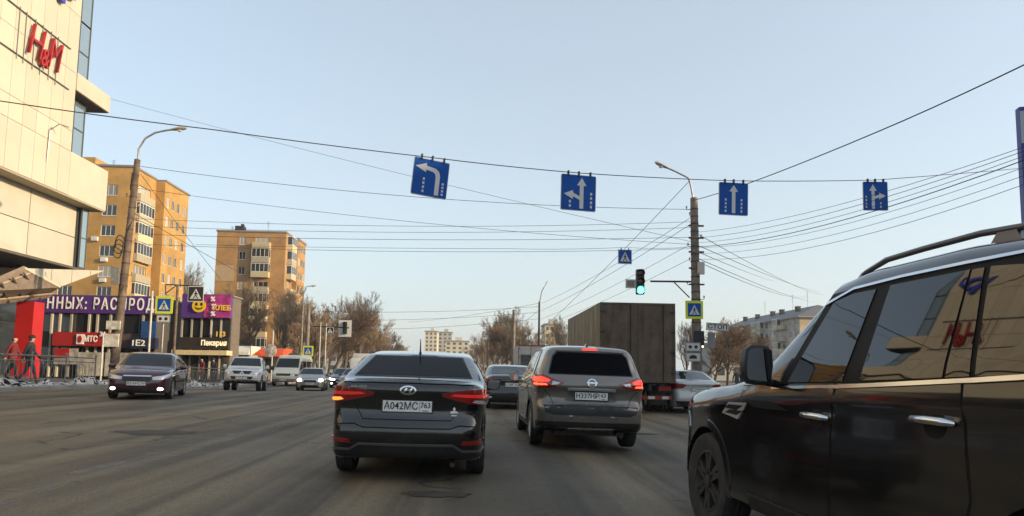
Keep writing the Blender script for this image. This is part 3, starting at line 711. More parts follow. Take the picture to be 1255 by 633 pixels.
c.strip('rear', [(-.385, .975), (0, .982), (.385, .975)], .030, .022, SATIN, 'chrome_strip', step=.05)
c.patch('rear', [(-.36, .955), (.36, .955), (.42, .80), (.36, .775), (-.36, .775), (-.42, .80)], .003, mat('recess_dark', (.10, .095, .09), .4, .3), 'plate_recess', step=.05)
c.plate('rear', .868, 'Н337НР', '63')
c.patch('rear', ell(0, 1.075, .075, .066, 24), .014, CHROME, 'emblem', step=.02); c.patch('rear', ell(0, 1.075, .056, .047, 20), .017, PGREY, 'emblem_field', step=.02)
c.patch('rear', trap(.085, 1.066, .085, 1.086), .020, CHROME, 'emblem_bar', step=.02)
c.patch('rear', [(-.76, .71), (.76, .71), (.72, .60), (.62, .565), (-.62, .565), (-.72, .60)], .008, mat('bumper_band', (.012, .012, .012), .5), 'bumper_band', step=.05)
c.patch('rear', [(-.84, .30), (.84, .30), (.86, .46), (-.86, .46)], .008, BLACKP, 'bumper_insert', step=.06)
c.patch('rear', [(-.42, .30), (.42, .30), (.36, .36), (-.36, .36)], .014, METAL, 'skid_plate', step=.06)
hh, nn, dd = c.cast('rear', -.6, .78); text('X-TRAIL', .04, (-.60, hh.y-.014, .765), CHROME, c.root, depth=.004, sx=1.3)
hh, nn, dd = c.cast('top', 0, -1.6); k = MB()
k.add([hh+Vector(q) for q in ((-.03, -.08, -.01), (.03, -.08, -.01), (.02, .1, -.01), (-.02, .1, -.01), (-.006, -.09, .055), (.006, -.09, .055), (0, .06, .01))], [(0,1,5,4),(1,2,6,5),(2,3,6),(3,0,4,6),(4,5,6)]); k.build('antenna', PGREY, c.root)
k = MB(); k.tube([(.45, -h+.35, .3), (.45, -h+.16, .27)], .032, 10); k.build('exhaust_pipe', DARKMETAL, c.root, 60)
k = MB(); k.cbox((0, -h+.55, .29), (1.1, .5, .12)); k.tube([(-.75, sp['wheels'][0][0], .33), (.75, sp['wheels'][0][0], .33)], .05, 8); k.build('rear_axle', BLACKP, c.root)

# -- the big black off-roader alongside
PDARK = paint('paint_dark_blue_black', (.003, .0035, .005), .0, .16, (.085, .062, .036), .34, (.2, 1.2)); PDARK.node_tree.nodes['Principled BSDF'].inputs['Coat Roughness'].default_value = .06
h = 2.57; w = 1.0
sp = dict(L=5.14, W=2.0, top=[(-h, 1.38), (-h+.1, 1.6), (-h+.35, 1.93), (-h+.6, 2.0), (-h+1.5, 2.055), (-h+2.25, 2.045), (-h+2.60, 1.985), (-h+3.40, 1.40), (-h+3.9, 1.305), (h-.75, 1.265), (h-.3, 1.21), (h-.12, 1.14), (h-.03, .95), (h, .8)],
          bot=[(-h, .46), (-h+.6, .36), (h-.7, .34), (h, .40)], rear=[(.3, -h+.1), (.5, -h), (1.2, -h+.05), (1.8, -h+.25)], front=[(.25, h-.18), (.4, h-.03), (.65, h), (1.05, h-.05), (1.25, h-.2)],
          plan=[(-h, w-.1), (-h+.3, w-.03), (-h+.8, w-.0), (h-1.1, w-.0), (h-.5, w-.035), (h-.2, w-.13), (h, w-.32)], belt=[(-h, 1.40), (-1, 1.37), (0, 1.335), (1., 1.28), (h, 1.12)], tumble=.22,
          wheels=[(-h+.82, .42), (-h+1.13+3.075, .42)], z0=.86, zf=.76, zr=.9, ra=.8, fa=.8, bow=(.08, .16, .035), k=(.14, .14, .06), crease=.014, gap=.065)
YC = 6.74-h
c = Car(sp, 'black_off_roader', 'big black off-road vehicle with roof rails, square door mirror and chrome handles alongside', 'car', (3.08, YC), rad(3.4), None, PDARK, 1.7)
c.wheels(mat('alloy_dark', (.10, .10, .105), .4, .8, dirt=((.1, .09, .08), .6), dscale=9), width=.27, spokes=6, rimr=.62)
bpy.context.view_layer.update(); MI = c.root.matrix_world.inverted()
def lp(px, py, X=None):                                     # photo pixel -> (y, z) on the vehicle's left flank
    o = MI @ CAM; d = MI.to_3x3() @ ray(px, py); xl = -(1.0-(.09*min(1, max(0, (468-py)/140)) if X is None else X)); t = (xl-o.x)/d.x; return (o.y+d.y*t, o.z+d.z*t)
for side in ('left', 'right'):
    sx = lp(1018, 560)[0]; fd = [(sx+.012, .48), (sx+.012, 1.0), (sx-.03, 1.32), (.95, 1.262), (.92, .70), (.80, .48)]
    c.door(side, fd, None)
    rd = [(sx-.012, .48), (sx-.012, 1.0), (sx-.06, 1.32), (-1.22, 1.36), (-1.25, 1.0), (-1.27, .82), (-1.2, .48)]
    c.door(side, rd, None)
    # glass: traced from the photograph on the flank's plane
    G1 = [lp(967, 469), lp(1016, 371), lp(1040, 360), lp(1068, 355), lp(1034, 468)]
    G2 = [lp(1056, 467), lp(1086, 350), lp(1186, 331), lp(1157, 464)]
    G3 = [lp(1161, 463.5), lp(1189, 331), lp(1204, 328.5), lp(1191, 462)]
    G4 = [lp(1198, 462), lp(1212, 327), (G2[2][0]-1.15, 1.77), (G2[2][0]-1.2, 1.45), (G2[2][0]-1.15, 1.395)]
    c.patch(side, [(G1[0][0]+.10, G1[0][1]-.01), (G1[1][0]+.05, G1[1][1]+.06), (G1[3][0]-.02, G1[3][1]+.05), (G2[2][0], G2[2][1]+.05), (G4[1][0], G4[1][1]+.05), (G4[2][0]-.06, 1.81), (G4[3][0]-.06, 1.40), (G4[0][0], G4[0][1]-.015), (G2[0][0], G2[0][1]-.015)], .007, mat('black_trim', (.008, .008, .009), .5, spec=.15), 'window_frame', step=.07)
    for G_, nm in ((G1, 'front_window'), (G2, 'rear_door_window'), (G3, 'vent_window'), (G4, 'quarter_window')):
        c.patch(side, G_, .0125, TGLASS, 'window_pane', step=.06)
    c.strip(side, [lp(948, 476), lp(1030, 474.5), lp(1100, 471.5), lp(1195, 467), lp(1255, 463.5), (-2.1, 1.41)], .022, .020, CHROME, 'belt_trim', step=.08)
    c.strip(side, [lp(1008, 373), lp(1040, 354), lp(1100, 339), lp(1180, 322.5), lp(1255, 308), (-2., lp(1255, 308)[1]-.03)], .016, .018, CHROME, 'roof_trim', step=.06)
    c.patch(side, [(-1.0, .36), (.80, .36), (.80, .46), (-1.0, .46)], .016, BLACKP, 'sill_trim', step=.1)
    for (wy, wr) in sp['wheels']:
        ou = [(wy+.535*math.cos(A_), wr+.535*math.sin(A_)) for A_ in np.linspace(-.1, math.pi+.1, 22)]; inn = [(wy+.468*math.cos(A_), wr+.468*math.sin(A_)) for A_ in np.linspace(math.pi+.1, -.1, 22)]
        c.patch(side, ou+inn, .010, PDARK, 'arch_flare', step=.05)
    # vent behind the front wheel
    V = [lp(887, 506, 0), lp(896, 493, 0), lp(918, 494, 0), lp(906, 514, 0)]
    vo = c.patch(side, V, .016, SATIN, 'fender_vent', step=.04); cx = sum(a for a, b in V)/4; cz = sum(b for a, b in V)/4
    for f_ in (-.27, .27): c.patch(side, [(cx+(a-cx)*.74, cz+(b-cz)*.30+f_*.075) for a, b in V], .021, SEAM, 'vent_slot', vo, step=.03)
    for (px, py) in ((1002, 511), (1147, 517)):
        y, z = lp(px, py, 0); hh, nn, dd = c.cast(side, y, z); sg = -1 if side == 'left' else 1; x = hh.x
        k = MB(); k.lathe([(.001, 0), (.05, .002), (.072, .004)], 18, Matrix.Translation((x+.004*sg, y, z-.012)) @ Matrix.Rotation(rad(90)*sg, 4, 'Y')); k.build('handle_cup', SEAM, c.root)
        k = MB(); k.tube([(x+.006*sg, y-.115, z-.002), (x+.045*sg, y-.095, z+.002), (x+.054*sg, y, z+.004), (x+.045*sg, y+.095, z+.002), (x+.006*sg, y+.115, z-.002)], [.016, .021, .021, .021, .016], 10); k.build('door_handle', CHROME, c.root, 60)
c.mirror(lp(928, 450, -.12)[0], lp(928, 448, -.12)[1], size=(.215, .15, .285), col=BLACKP, reach=.05)
c.patch('front', trap(w-.18, 1.40, w-.27, 1.88), .005, CGLASS, 'windscreen', step=.07)
c.patch('rear', trap(.68, 1.40, .62, 1.84), .006, TGLASS, 'rear_window', step=.07)
for mi in (False, True):
    c.patch('front', [(-.95, 1.0), (-.58, .98), (-.56, .84), (-.80, .80), (-.96, .86)], .008, CLEARL, 'headlight', mirror=mi, step=.05)
    c.patch('rear', [(-.96, 1.25), (-.76, 1.22), (-.78, .85), (-.96, .85)], .008, REDL, 'tail_light', mirror=mi, step=.05)
c.patch('front', trap(.45, .72, .52, 1.0), .006, CHROME, 'grille', step=.06); c.plate('front', .60, 'Е418ОР', '163'); c.plate('rear', .80, 'Е418ОР', '163')
# roof rails
for sd in (-1, 1):
    k = MB(); pts = []
    for y, dz in ((.02, .010), (-.10, .040), (-.30, .060), (-.6, .066), (-1., .068), (-1.5, .062), (-1.75, .04), (-1.88, .006)):
        hh, nn, dd = c.cast('top', sd*.70, y); pts.append(hh+Vector((0, 0, dz)))
    k.tube(pts, [.012, .016, .018, .018, .018, .018, .016, .012], 10)
    for y in (-1.16,):
        hh, nn, dd = c.cast('top', sd*.70, y); k.add([hh+Vector(q) for q in ((-.02, -.09, -.005), (.02, -.09, -.005), (.02, .09, -.005), (-.02, .09, -.005), (-.012, -.05, .062), (.012, -.05, .062), (.012, .05, .062), (-.012, .05, .062))], [(0,1,5,4),(1,2,6,5),(2,3,7,6),(3,0,4,7)])
    h0, _, _ = c.cast('top', sd*.70, .20); h1, _, _ = c.cast('top', sd*.70, -.10)
    k.add([h0+Vector((-.022, 0, -.004)), h0+Vector((.022, 0, -.004)), h1+Vector((.03, 0, -.006)), h1+Vector((-.03, 0, -.006)), h1+Vector((.012, .02, .045)), h1+Vector((-.012, .02, .045))], [(0,1,4,5),(1,2,4),(0,5,3),(2,3,5,4)])
    k.build('roof_rail', mat('rail_grey', (.12, .12, .13), .35, .6), c.root, 50)
# bonnet line
c.strip('top', [(-.86, 1.30), (-.83, 1.9), (-.72, 2.3)], .008, .003, SEAM, 'bonnet_gap', step=.05); c.strip('top', [(.86, 1.30), (.83, 1.9), (.72, 2.3)], .008, .003, SEAM, 'bonnet_gap', step=.05)
k = MB()
for wy, wr in sp['wheels']: k.tube([(-.8, wy, wr), (.8, wy, wr)], .07, 8)
k.cbox((0, 0, .42), (1.3, 3.6, .2)); k.build('chassis', BLACKP, c.root)

# -- other cars
PDK = paint('paint_dark_navy', (.014, .015, .018), .2, .3, (.12, .11, .1), .4)
c = Car(sedan_spec(4.7, 1.82, 1.46, deck=1.08), 'dark_saloon', 'dark saloon standing between the black saloon and the white box lorry', 'car', (1.12, 20.9+2.35), rad(1.5), None, PDK, .9)
dress_sedan(c, front=False, glass=TGLASS, plate=('К208ТА', '163'))
PWHT = paint('paint_silver_white', (.52, .53, .52), .25, .35, (.3, .28, .25), .5)
c = Car(sedan_spec(4.41, 1.764, 1.497, deck=1.10, wr=.325), 'white_saloon', 'silver-white saloon at the kerb beside the brown lorry, seen from behind', 'car', (7.42, 21.6+2.2), rad(1.), None, PWHT, 1.)
dress_sedan(c, front=False, plate=('С574УК', '163'), glass=TGLASS)
PMAR = paint('paint_maroon', (.060, .008, .018), .2, .18, (.07, .055, .05), .25)
c = Car(sedan_spec(4.55, 1.80, 1.49, deck=1.07, nose=.80, hood=1.0, wr=.33), 'maroon_saloon', 'dark maroon saloon coming the other way past the railing', 'car', (P(168, 470, 20.6).x-.62, 22.7), rad(180+16), None, PMAR, 1.1)
dress_sedan(c, rear=True, plate=('В316НС', '163'), lit=True)
PSIL = paint('paint_beige_silver', (.33, .31, .275), .45, .38, (.2, .18, .15), .5)
hs = sedan_spec(4.05, 1.68, 1.42, deck=1.0, nose=.76, hood=.96, wr=.29, wb=2.49)
hs['top'] = [(-2.02, .95), (-1.97, 1.04), (-1.5, 1.36), (-1.35, 1.40), (-.7, 1.42), (.1, 1.42), (.42, 1.38), (1.12, .96), (1.3, .93), (1.65, .87), (1.9, .78), (2.02, .66)]
hs['top'] = hs['top'][:3]+[(-1.42, 1.385)]+hs['top'][3:6]+[(.25, 1.40)]+[hs['top'][6]]+[(1.1, .98)]+hs['top'][8:]
c = Car(hs, 'silver_hatchback', 'small beige-silver hatchback with both round headlamps lit, in front of the white van', 'car', (P(375, 470, 40.).x, 41.6), rad(180+9), None, PSIL, .9)
dress_sedan(c, rear=False, plate=('М902ВА', '63'))
for mi in (False, True): c.patch('front', ell(-.60, .66, .125, .085, 14), .03, HEADLIT, 'headlight', mirror=mi, step=.05)
# oncoming dark cars and far traffic, small in the picture
for (x, y, rz, col, nm, lab, lit_, sz) in ((-9.75, 49.6, 182, PDK, 'dark_saloon', 'oncoming dark saloon with lit headlamps behind the beige-silver hatchback', True, (4.5, 1.78, 1.46)),
                                           (-8.0, 44.5, 181, paint('paint_blue_grey', (.03, .04, .06), .3, .3), 'blue_saloon', 'oncoming dark blue saloon half hidden by the black saloon', False, (4.4, 1.75, 1.45)),
                                           (-.55, 43., 0, PWHT, 'white_saloon', 'white saloon far ahead between the two dark saloons', False, (4.4, 1.74, 1.47)),
                                           (-1.0, 62., 0, PDK, 'dark_saloon', 'dark saloon far ahead in front of the white saloon', False, (4.4, 1.74, 1.47)),
                                           (-13.0, 66., 181, PSIL, 'silver_saloon', 'silver saloon far off behind the white van', False, (4.4, 1.74, 1.47)),
                                           (-9.6, 78., 181, PDK, 'dark_saloon', 'dark saloon far off in the oncoming lanes before the panel lorry', False, (4.4, 1.74, 1.47)),
                                           (-12.6, 90., 181, PWHT, 'white_saloon', 'white saloon far off in the oncoming lanes under the bare trees', False, (4.4, 1.74, 1.47))):
    c = Car(sedan_spec(*sz), nm, lab, 'car', (x, y), rad(rz), None, col, .55)
    dress_sedan(c, handles=False, lit=lit_, headm=HEADLIT if lit_ else None, front=rz > 90, rear=rz < 90)

# -- white pickup
PWP = paint('paint_white', (.62, .61, .58), .0, .35, (.22, .19, .16), .55)
h = 2.55; w = .89
sp = dict(L=5.1, W=1.78, top=[(-h, 1.02), (-h+.03, 1.12), (-h+1.45, 1.14), (-h+1.55, 1.2), (-h+1.75, 1.68), (-h+2.0, 1.76), (-h+2.6, 1.78), (-h+2.95, 1.72), (-h+3.65, 1.22), (-h+3.85, 1.16), (h-.35, 1.05), (h-.1, .98), (h, .8)], bot=[(-h, .5), (0, .42), (h, .45)],
          rear=[(.3, -h+.05), (.6, -h), (1.1, -h)], front=[(.3, h-.12), (.45, h-.02), (.7, h), (.98, h-.08)], plan=[(-h, w-.05), (-h+.5, w-.01), (h-1, w-.01), (h-.4, w-.07), (h-.1, w-.2), (h, w-.35)],
          belt=[(-h, 1.12), (0, 1.12), (h, 1.0)], tumble=.25, wheels=[(-h+1.15, .38), (-h+4.15, .38)], z0=.82, zf=.76, zr=.8, gap=.07, bow=(.05, .2, .04))
c = Car(sp, 'white_pickup', 'white double-cab pickup with dark lower body coming the other way', 'pickup', (P(292, 470, 34.).x, 35.2), rad(180+13), None, PWP, .9)
c.wheels(width=.25); bl = lambda y: float(c.belt(y))
for side in ('left', 'right'):
    c.door(side, [(.02, .5), (.0, 1.1), (.98, 1.1), (1.0, .5)], (.15, 1.0)); c.door(side, [(-.02, .5), (-.02, 1.1), (-.85, 1.1), (-.80, .8), (-.5, .5)], (-.7, 1.0))
    c.patch(side, [(-.95, .42), (1.1, .42), (1.1, .56), (-.95, .56)], .012, BLACKP, 'sill_trim', step=.1)
    for (wy, wr) in sp['wheels']:
        ou = [(wy+.55*math.cos(A_), wr+.55*math.sin(A_)) for A_ in np.linspace(0, math.pi, 16)]; inn = [(wy+.46*math.cos(A_), wr+.46*math.sin(A_)) for A_ in np.linspace(math.pi, 0, 16)]
        c.patch(side, ou+inn, .012, PWP, 'arch_flare', step=.06)
c.side_glass([(-.85, -.72, -.05, -.03), (.04, .04, .62, 1.05)], topoff=.1)
c.patch('front', trap(.74, 1.26, .62, 1.68), .006, CGLASS, 'windscreen', step=.06); c.patch('rear', trap(.6, 1.28, .58, 1.62), .006, CGLASS, 'rear_window', step=.06)
for mi in (False, True):
    c.patch('front', [(-.84, 1.02), (-.48, .98), (-.44, .84), (-.62, .80), (-.84, .86)], .012, CLEARL, 'headlight', mirror=mi, step=.05)
    c.patch('front', ell(-.62, .58, .08, .06, 12), .012, CLEARL, 'fog_lamp', mirror=mi, step=.03)
gr = c.patch('front', [(-.46, .97), (.46, .97), (.36, .82), (-.36, .82)], .008, BLACKP, 'grille', step=.05)
for A_ in (90, 210, 330):
    u = Vector((math.cos(rad(A_)), math.sin(rad(A_)))); v_ = Vector((-u.y, u.x)); q = [Vector((0, 0)), u*.062+v_*.036, u*.125, u*.062-v_*.036]
    c.patch('front', [(a.x, .88+a.y) for a in q], .016, CHROME, 'emblem_blade', gr, step=.03)
c.patch('front', [(-.52, .70), (.52, .70), (.46, .56), (-.46, .56)], .008, BLACKP, 'lower_grille', step=.05); c.patch('front', trap(.72, .43, .78, .53), .008, BLACKP, 'bumper_insert', step=.05)
c.plate('front', .62, 'Т147СР', '63'); c.mirror(.72, 1.22, size=(.2, .12, .2), col=PWP)
k = MB(); k.cbox((0, 0, .45), (1.2, 4.2, .16)); k.build('chassis', BLACKP, c.root)

# -- white minibus
h = 2.7; w = 1.0
PVAN = paint('paint_van_cream', (.66, .60, .45), .0, .4, (.25, .22, .18), .5)
sp = dict(L=5.4, W=2.0, top=[(-h, 1.9), (-h+.05, 2.25), (-h+.2, 2.36), (-h+3.2, 2.38), (-h+3.6, 2.30), (-h+4.35, 1.42), (-h+4.55, 1.30), (h-.25, 1.02), (h-.05, .9), (h, .7)], bot=[(-h, .4), (0, .3), (h, .32)],
          rear=[(.3, -h+.05), (.6, -h), (2.4, -h+.05)], front=[(.25, h-.12), (.4, h-.01), (.8, h), (1.0, h-.1)], plan=[(-h, w-.05), (-h+.3, w-.01), (h-1.2, w-.01), (h-.4, w-.08), (h-.1, w-.2), (h, w-.35)],
          belt=[(-h, 1.2), (0, 1.2), (h, 1.05)], tumble=.10, wheels=[(-h+.95, .34), (-h+4.4, .34)], z0=.9, zf=.72, zr=1.1, bow=(.03, .2, .03), ra=.8, fa=.8)
c = Car(sp, 'white_minibus', 'cream-white high-roofed minibus with black side windows under the pedestrian sign', 'minibus', (P(351, 470, 51).x, 52.5), rad(180+1), None, PVAN, .8)
c.wheels()
for side in ('left', 'right'):
    c.door(side, [(.75, .42), (.75, 1.2), (1.62, 1.15), (1.7, .8), (1.4, .42)], (.85, 1.05)); c.door(side, [(.70, .42), (.70, 1.95), (-.5, 1.95), (-.5, .42)], (.6, 1.05))
    for poly in ([(.80, 1.25), (.80, 1.92), (1.15, 1.9), (1.65, 1.25)], [(-.42, 1.25), (-.42, 1.90), (.64, 1.90), (.64, 1.25)], [(-2.4, 1.25), (-2.4, 1.90), (-.58, 1.90), (-.58, 1.25)]):
        c.patch(side, poly, .010, CGLASS, 'window_pane', step=.1)
c.patch('front', trap(.86, 1.40, .78, 2.10), .008, CGLASS, 'windscreen', step=.08)
for mi in (False, True): c.patch('front', [(-.92, 1.02), (-.58, .95), (-.55, .78), (-.90, .76)], .012, CLEARL, 'headlight', mirror=mi, step=.05)
c.patch('front', trap(.5, .78, .54, .95), .008, BLACKP, 'grille', step=.06); c.patch('front', trap(.86, .34, .90, .56), .008, mat('bumper_grey', (.2, .19, .18), .6), 'bumper', step=.06)
c.plate('front', .48, 'ВК713', '63'); c.mirror(1.65, 1.35, size=(.2, .12, .32))

# -- the brown box lorry and the white one ahead
def lorry(name, label, loc, rz, W, Ht, Lb, boxmat, sidemat, cabcol, doors=True, deckz=1.0):
    root = empty(name, (loc[0], loc[1], g(*loc)), rz, label, 'lorry'); w = W/2
    k = MB(); k.box((-w, 0, deckz), (w, Lb, Ht)); me = k.mesh('cargo_box', sidemat); bevel_mesh(me, .025); bx = link('cargo_box', me, root)
    fr = MB(); e = .07
    for sx in (-1, 1): fr.box((min(sx*w, sx*(w-e)), -.03, deckz), (max(sx*w, sx*(w-e)), -.002, Ht))
    fr.box((-w+e, -.03, Ht-e), (w-e, -.002, Ht)); fr.box((-w+e, -.03, deckz), (w-e, -.002, deckz+e)); fr.build('rear_frame', boxmat, bx)
    if doors:
        for sx in (-1, 1):
            x0, x1 = sorted((sx*.012, sx*(w-e-.012))); k = MB(); n = 7
            k.box((x0, -.018, deckz+e+.01), (x1, -.001, Ht-e-.01)); 
            for i in (0, n):
                xx = x0+(x1-x0)*i/n; k.box((max(xx-.012, x0), -.026, deckz+e+.02), (min(xx+.012, x1), -.0181, Ht-e-.02))
            d = k.build('cargo_door', boxmat, root)
            for q in (.80 if sx < 0 else .72,):
                xx = x0+(x1-x0)*q; b_ = MB(); b_.tube([(xx, -.045, deckz+.02), (xx, -.045, Ht-.05)], .016, 6); b_.build('lock_bar', DARKMETAL, d)
            for i in range(4):
                zz = deckz+.3+(Ht-deckz-.6)*i/3; b_ = MB(); xo = sx*(w-.03); b_.cbox((xo-sx*.06, -.036, zz), (.16, .016, .05)); b_.build('hinge', DARKMETAL, d)
    # ribs along the side
    for sx in (-1, 1):
        for i in range(9):
            y = .35+i*(Lb-.7)/8; b_ = MB(); b_.box((sx*w-.004, y-.02, deckz+.05), (sx*w+.012, y+.02, Ht-.05)) if sx > 0 else b_.box((-w-.012, y-.02, deckz+.05), (-w+.004, y+.02, Ht-.05)); b_.build('side_rib', sidemat, bx)
    k = MB()
    for sx in (-.42, .42): k.box((sx-.05, .05, deckz-.26), (sx+.05, Lb+1.9, deckz-.03))
    for i in range(5): k.box((-w+.1, .3+i*Lb/5, deckz-.05), (w-.1, .4+i*Lb/5, deckz-.002))
    k.build('chassis', DARKMETAL, root)
    k = MB(); k.box((-w+.12, .02, .46), (w-.12, .10, .58)); b_ = k.build('underrun_bar', mat('underrun_red', (.20, .02, .015), .6, var=.3), root)
    k = MB()
    for i in range(5): k.box((-w+.2+i*.46, .012, .475), (-w+.42+i*.46, .019, .565))
    k.build('reflective_stripe', mat('reflective_white', (.55, .53, .5), .5, dirt=((.2, .18, .15), .6)), b_)
    for sx in (-1, 1):
        k = MB(); k.box((min(sx*(w-.15), sx*(w-.55)), .03, deckz-.26), (max(sx*(w-.15), sx*(w-.55)), .11, deckz-.12)); k.build('tail_light', REDL, root)
        k = MB(); xx = sx*(w-.32); k.box((xx-.3, .9, .25), (xx+.3, .92, deckz-.1)); k.build('mudflap', RUBBER, root)
    M = Matrix.Rotation(rad(90), 4, 'Y'); k = MB(); R = .45
    k.lathe([(R*.55, -.12), (R*.85, -.14), (R*.97, -.12), (R, -.08), (R, .08), (R*.97, .12), (R*.85, .14), (R*.55, .12)], 28, M, closed=True); tm = k.mesh('wheel', RUBBER, 50)
    k = MB(); k.lathe([(R*.56, -.1), (R*.56, .1), (R*.45, .1), (R*.4, .02), (R*.2, .04), (.02, .05)], 20, M); rm = k.mesh('rim', METAL, 40)
    for sx, y in ((-w+.16, 1.6), (-w+.46, 1.6), (w-.16, 1.6), (w-.46, 1.6), (-w+.16, Lb+1.), (w-.16, Lb+1.)):
        o = link('wheel', tm, root, (sx, y, R)); link('rim', rm, o)
    k = MB(); q = [(Lb+.25, .55), (Lb+2.1, .55), (Lb+2.15, 1.3), (Lb+1.75, 2.45), (Lb+.3, 2.5)]
    Mx = Matrix(((0, 0, 1, 0), (1, 0, 0, 0), (0, 1, 0, 0), (0, 0, 0, 1))); k.prism(q, -w+.12, w-.12, Mx); me = k.mesh('cab', cabcol); bevel_mesh(me, .06); cb = link('cab', me, root)
    for sx in (-1, 1):
        k = MB(); q = [(Lb+.7, 1.5), (Lb+1.95, 1.5), (Lb+1.66, 2.25), (Lb+.7, 2.25)]; a_, b2 = sorted((sx*(w-.125), sx*(w-.113))); k.prism(q, a_, b2, Mx); k.build('window_pane', CGLASS, cb)
        k = MB(); k.cbox((sx*(w+.08), Lb+1.9, 1.9), (.2, .08, .4)); k.tube([(sx*(w-.15), Lb+1.85, 2.1), (sx*(w+.08), Lb+1.9, 2.05)], .02, 6); k.build('mirror', BLACKP, cb)
    return root
BROWN = mat('weathered_brown_boards', (.075, .048, .032), .75, var=.6, vscale=1.8, stretch=(2.5, 2.5, .7), bump=.3, bscale=10, dirt=((.15, .12, .088), .8), dscale=2.4)
TARP = mat('dusty_tan_side', (.25, .215, .15), .75, var=.2, vscale=2, stretch=(1, 1, .4), dirt=((.12, .10, .08), .6), dscale=1.3)
lorry('brown_box_lorry', 'tall box lorry with weathered brown rear doors beside the silver-white saloon', (5.20, 20.9), rad(.3), 2.48, 3.58, 7.2, BROWN, TARP, mat('cab_paint', (.25, .27, .3), .4))
WBOX = mat('white_box_panel', (.55, .55, .52), .5, var=.15, dirt=((.25, .22, .18), .6), dscale=1.5)
wl = lorry('white_box_lorry', 'white box lorry with a dark square panel, ahead of the dark saloon', (4.3, 49.0), rad(0), 2.4, 3.42, 5.5, WBOX, WBOX, mat('cab_white', (.5, .5, .5), .4))
k = MB(); k.box((-1.0, -.06, 1.7), (-.25, -.047, 2.7)); k.build('dark_panel', mat('poster_dark', (.06, .065, .06), .6, var=.8, vscale=5), wl)
tr = MB()
for sx in (-1.2, 1.16): tr.box((sx, -.05, 1.0), (sx+.04, -.031, 3.42))
tr.box((-1.16, -.05, 3.34), (1.16, -.031, 3.42)); tr.build('trim', mat('red_trim', (.25, .05, .03), .6), wl)
lorry('panel_lorry', 'pale panel lorry far off in the oncoming lanes under the trees', (-11.8, 74.0), rad(180), 2.3, 3.0, 4.6, WBOX, WBOX, mat('cab_white', (.5, .5, .5), .4), doors=False)
# ------------------------------------------------------------------ buildings
def wall(parent, name, org, ud, W, H, opens, ma, reveal=.14):
    """a wall W x H from org along ud (normal = ud x up) with recessed openings (u0, u1, v0, v1)"""
    ud = Vector(ud); up = Vector((0, 0, 1)); nn = ud.cross(up); org = Vector(org)
    us = sorted({0, W, *[o[0] for o in opens], *[o[1] for o in opens]}); vs = sorted({0, H, *[o[2] for o in opens], *[o[3] for o in opens]})
    mb = MB(); pt = lambda u, v, d=0: org+ud*u+up*v-nn*d
    for i in range(len(us)-1):
        for j in range(len(vs)-1):
            cu, cv = (us[i]+us[i+1])/2, (vs[j]+vs[j+1])/2
            if any(o[0] < cu < o[1] and o[2] < cv < o[3] for o in opens): continue
            mb.add([pt(us[i], vs[j]), pt(us[i+1], vs[j]), pt(us[i+1], vs[j+1]), pt(us[i], vs[j+1])], [(0, 1, 2, 3)])
    for (a, b, c, d) in opens:
        q = [(a, c), (b, c), (b, d), (a, d)]
        for k in range(4): (u0, v0), (u1, v1) = q[k], q[(k+1) % 4]; mb.add([pt(u0, v0), pt(u1, v1), pt(u1, v1, reveal), pt(u0, v0, reveal)], [(3, 2, 1, 0)])
    me = bpy.data.meshes.new(name); me.from_pydata(mb.v, [], mb.f); me.materials.append(ma); return link(name, me, parent)
WFRAME = mat('window_frame_white', (.62, .61, .57), .5, var=.1, rnd=.12)
WGLASS = mat('window_glass', (.02, .024, .028), .05, spec=.8, rnd=.5)
CURT = mat('window_curtain', (.30, .27, .22), .15, spec=.7, coat=.6, rnd=.4)
WCACHE = {}
def window(parent, org, ud, o, mull=2, depth=.10, fw=.07, curtain=False, transom=False):
    ud = Vector(ud); nn = ud.cross(Vector((0, 0, 1))); a, b, c, d = o; W, H = b-a, d-c; key = (round(W, 2), round(H, 2), mull, transom, fw)
    if key not in WCACHE:
        f = MB(); f.box((0, -.03, 0), (W, .03, fw)); f.box((0, -.03, H-fw), (W, .03, H)); f.box((0, -.03, fw), (fw, .03, H-fw)); f.box((W-fw, -.03, fw), (W, .03, H-fw))
        for i in range(1, mull): x = W*i/mull; f.box((x-fw*.45, -.028, fw), (x+fw*.45, .028, H-fw))
        if transom: f.box((fw, -.026, H*.7-fw*.4), (W-fw, .026, H*.7+fw*.4))
        f.box((-.05, -.16, -.05), (W+.05, .0, -.005))
        p = MB(); p.box((fw*.5, -.008, fw*.5), (W-fw*.5, .008, H-fw*.5)); WCACHE[key] = (f.mesh('window', WFRAME), p.mesh('pane', WGLASS), p.mesh('pane', CURT))
    fm, pm, cm = WCACHE[key]; rz = math.atan2(ud.y, ud.x)
    w_ = link('window', fm, parent, Vector(org)+ud*a+Vector((0, 0, c))-nn*depth, (0, 0, rz)); link('pane', cm if curtain else pm, w_); return w_
BALC = [mat('balcony_pale', (.55, .46, .28), .7, var=.2, rnd=.2), mat('balcony_grey', (.42, .37, .27), .7, var=.2, rnd=.2)]
BCACHE = {}
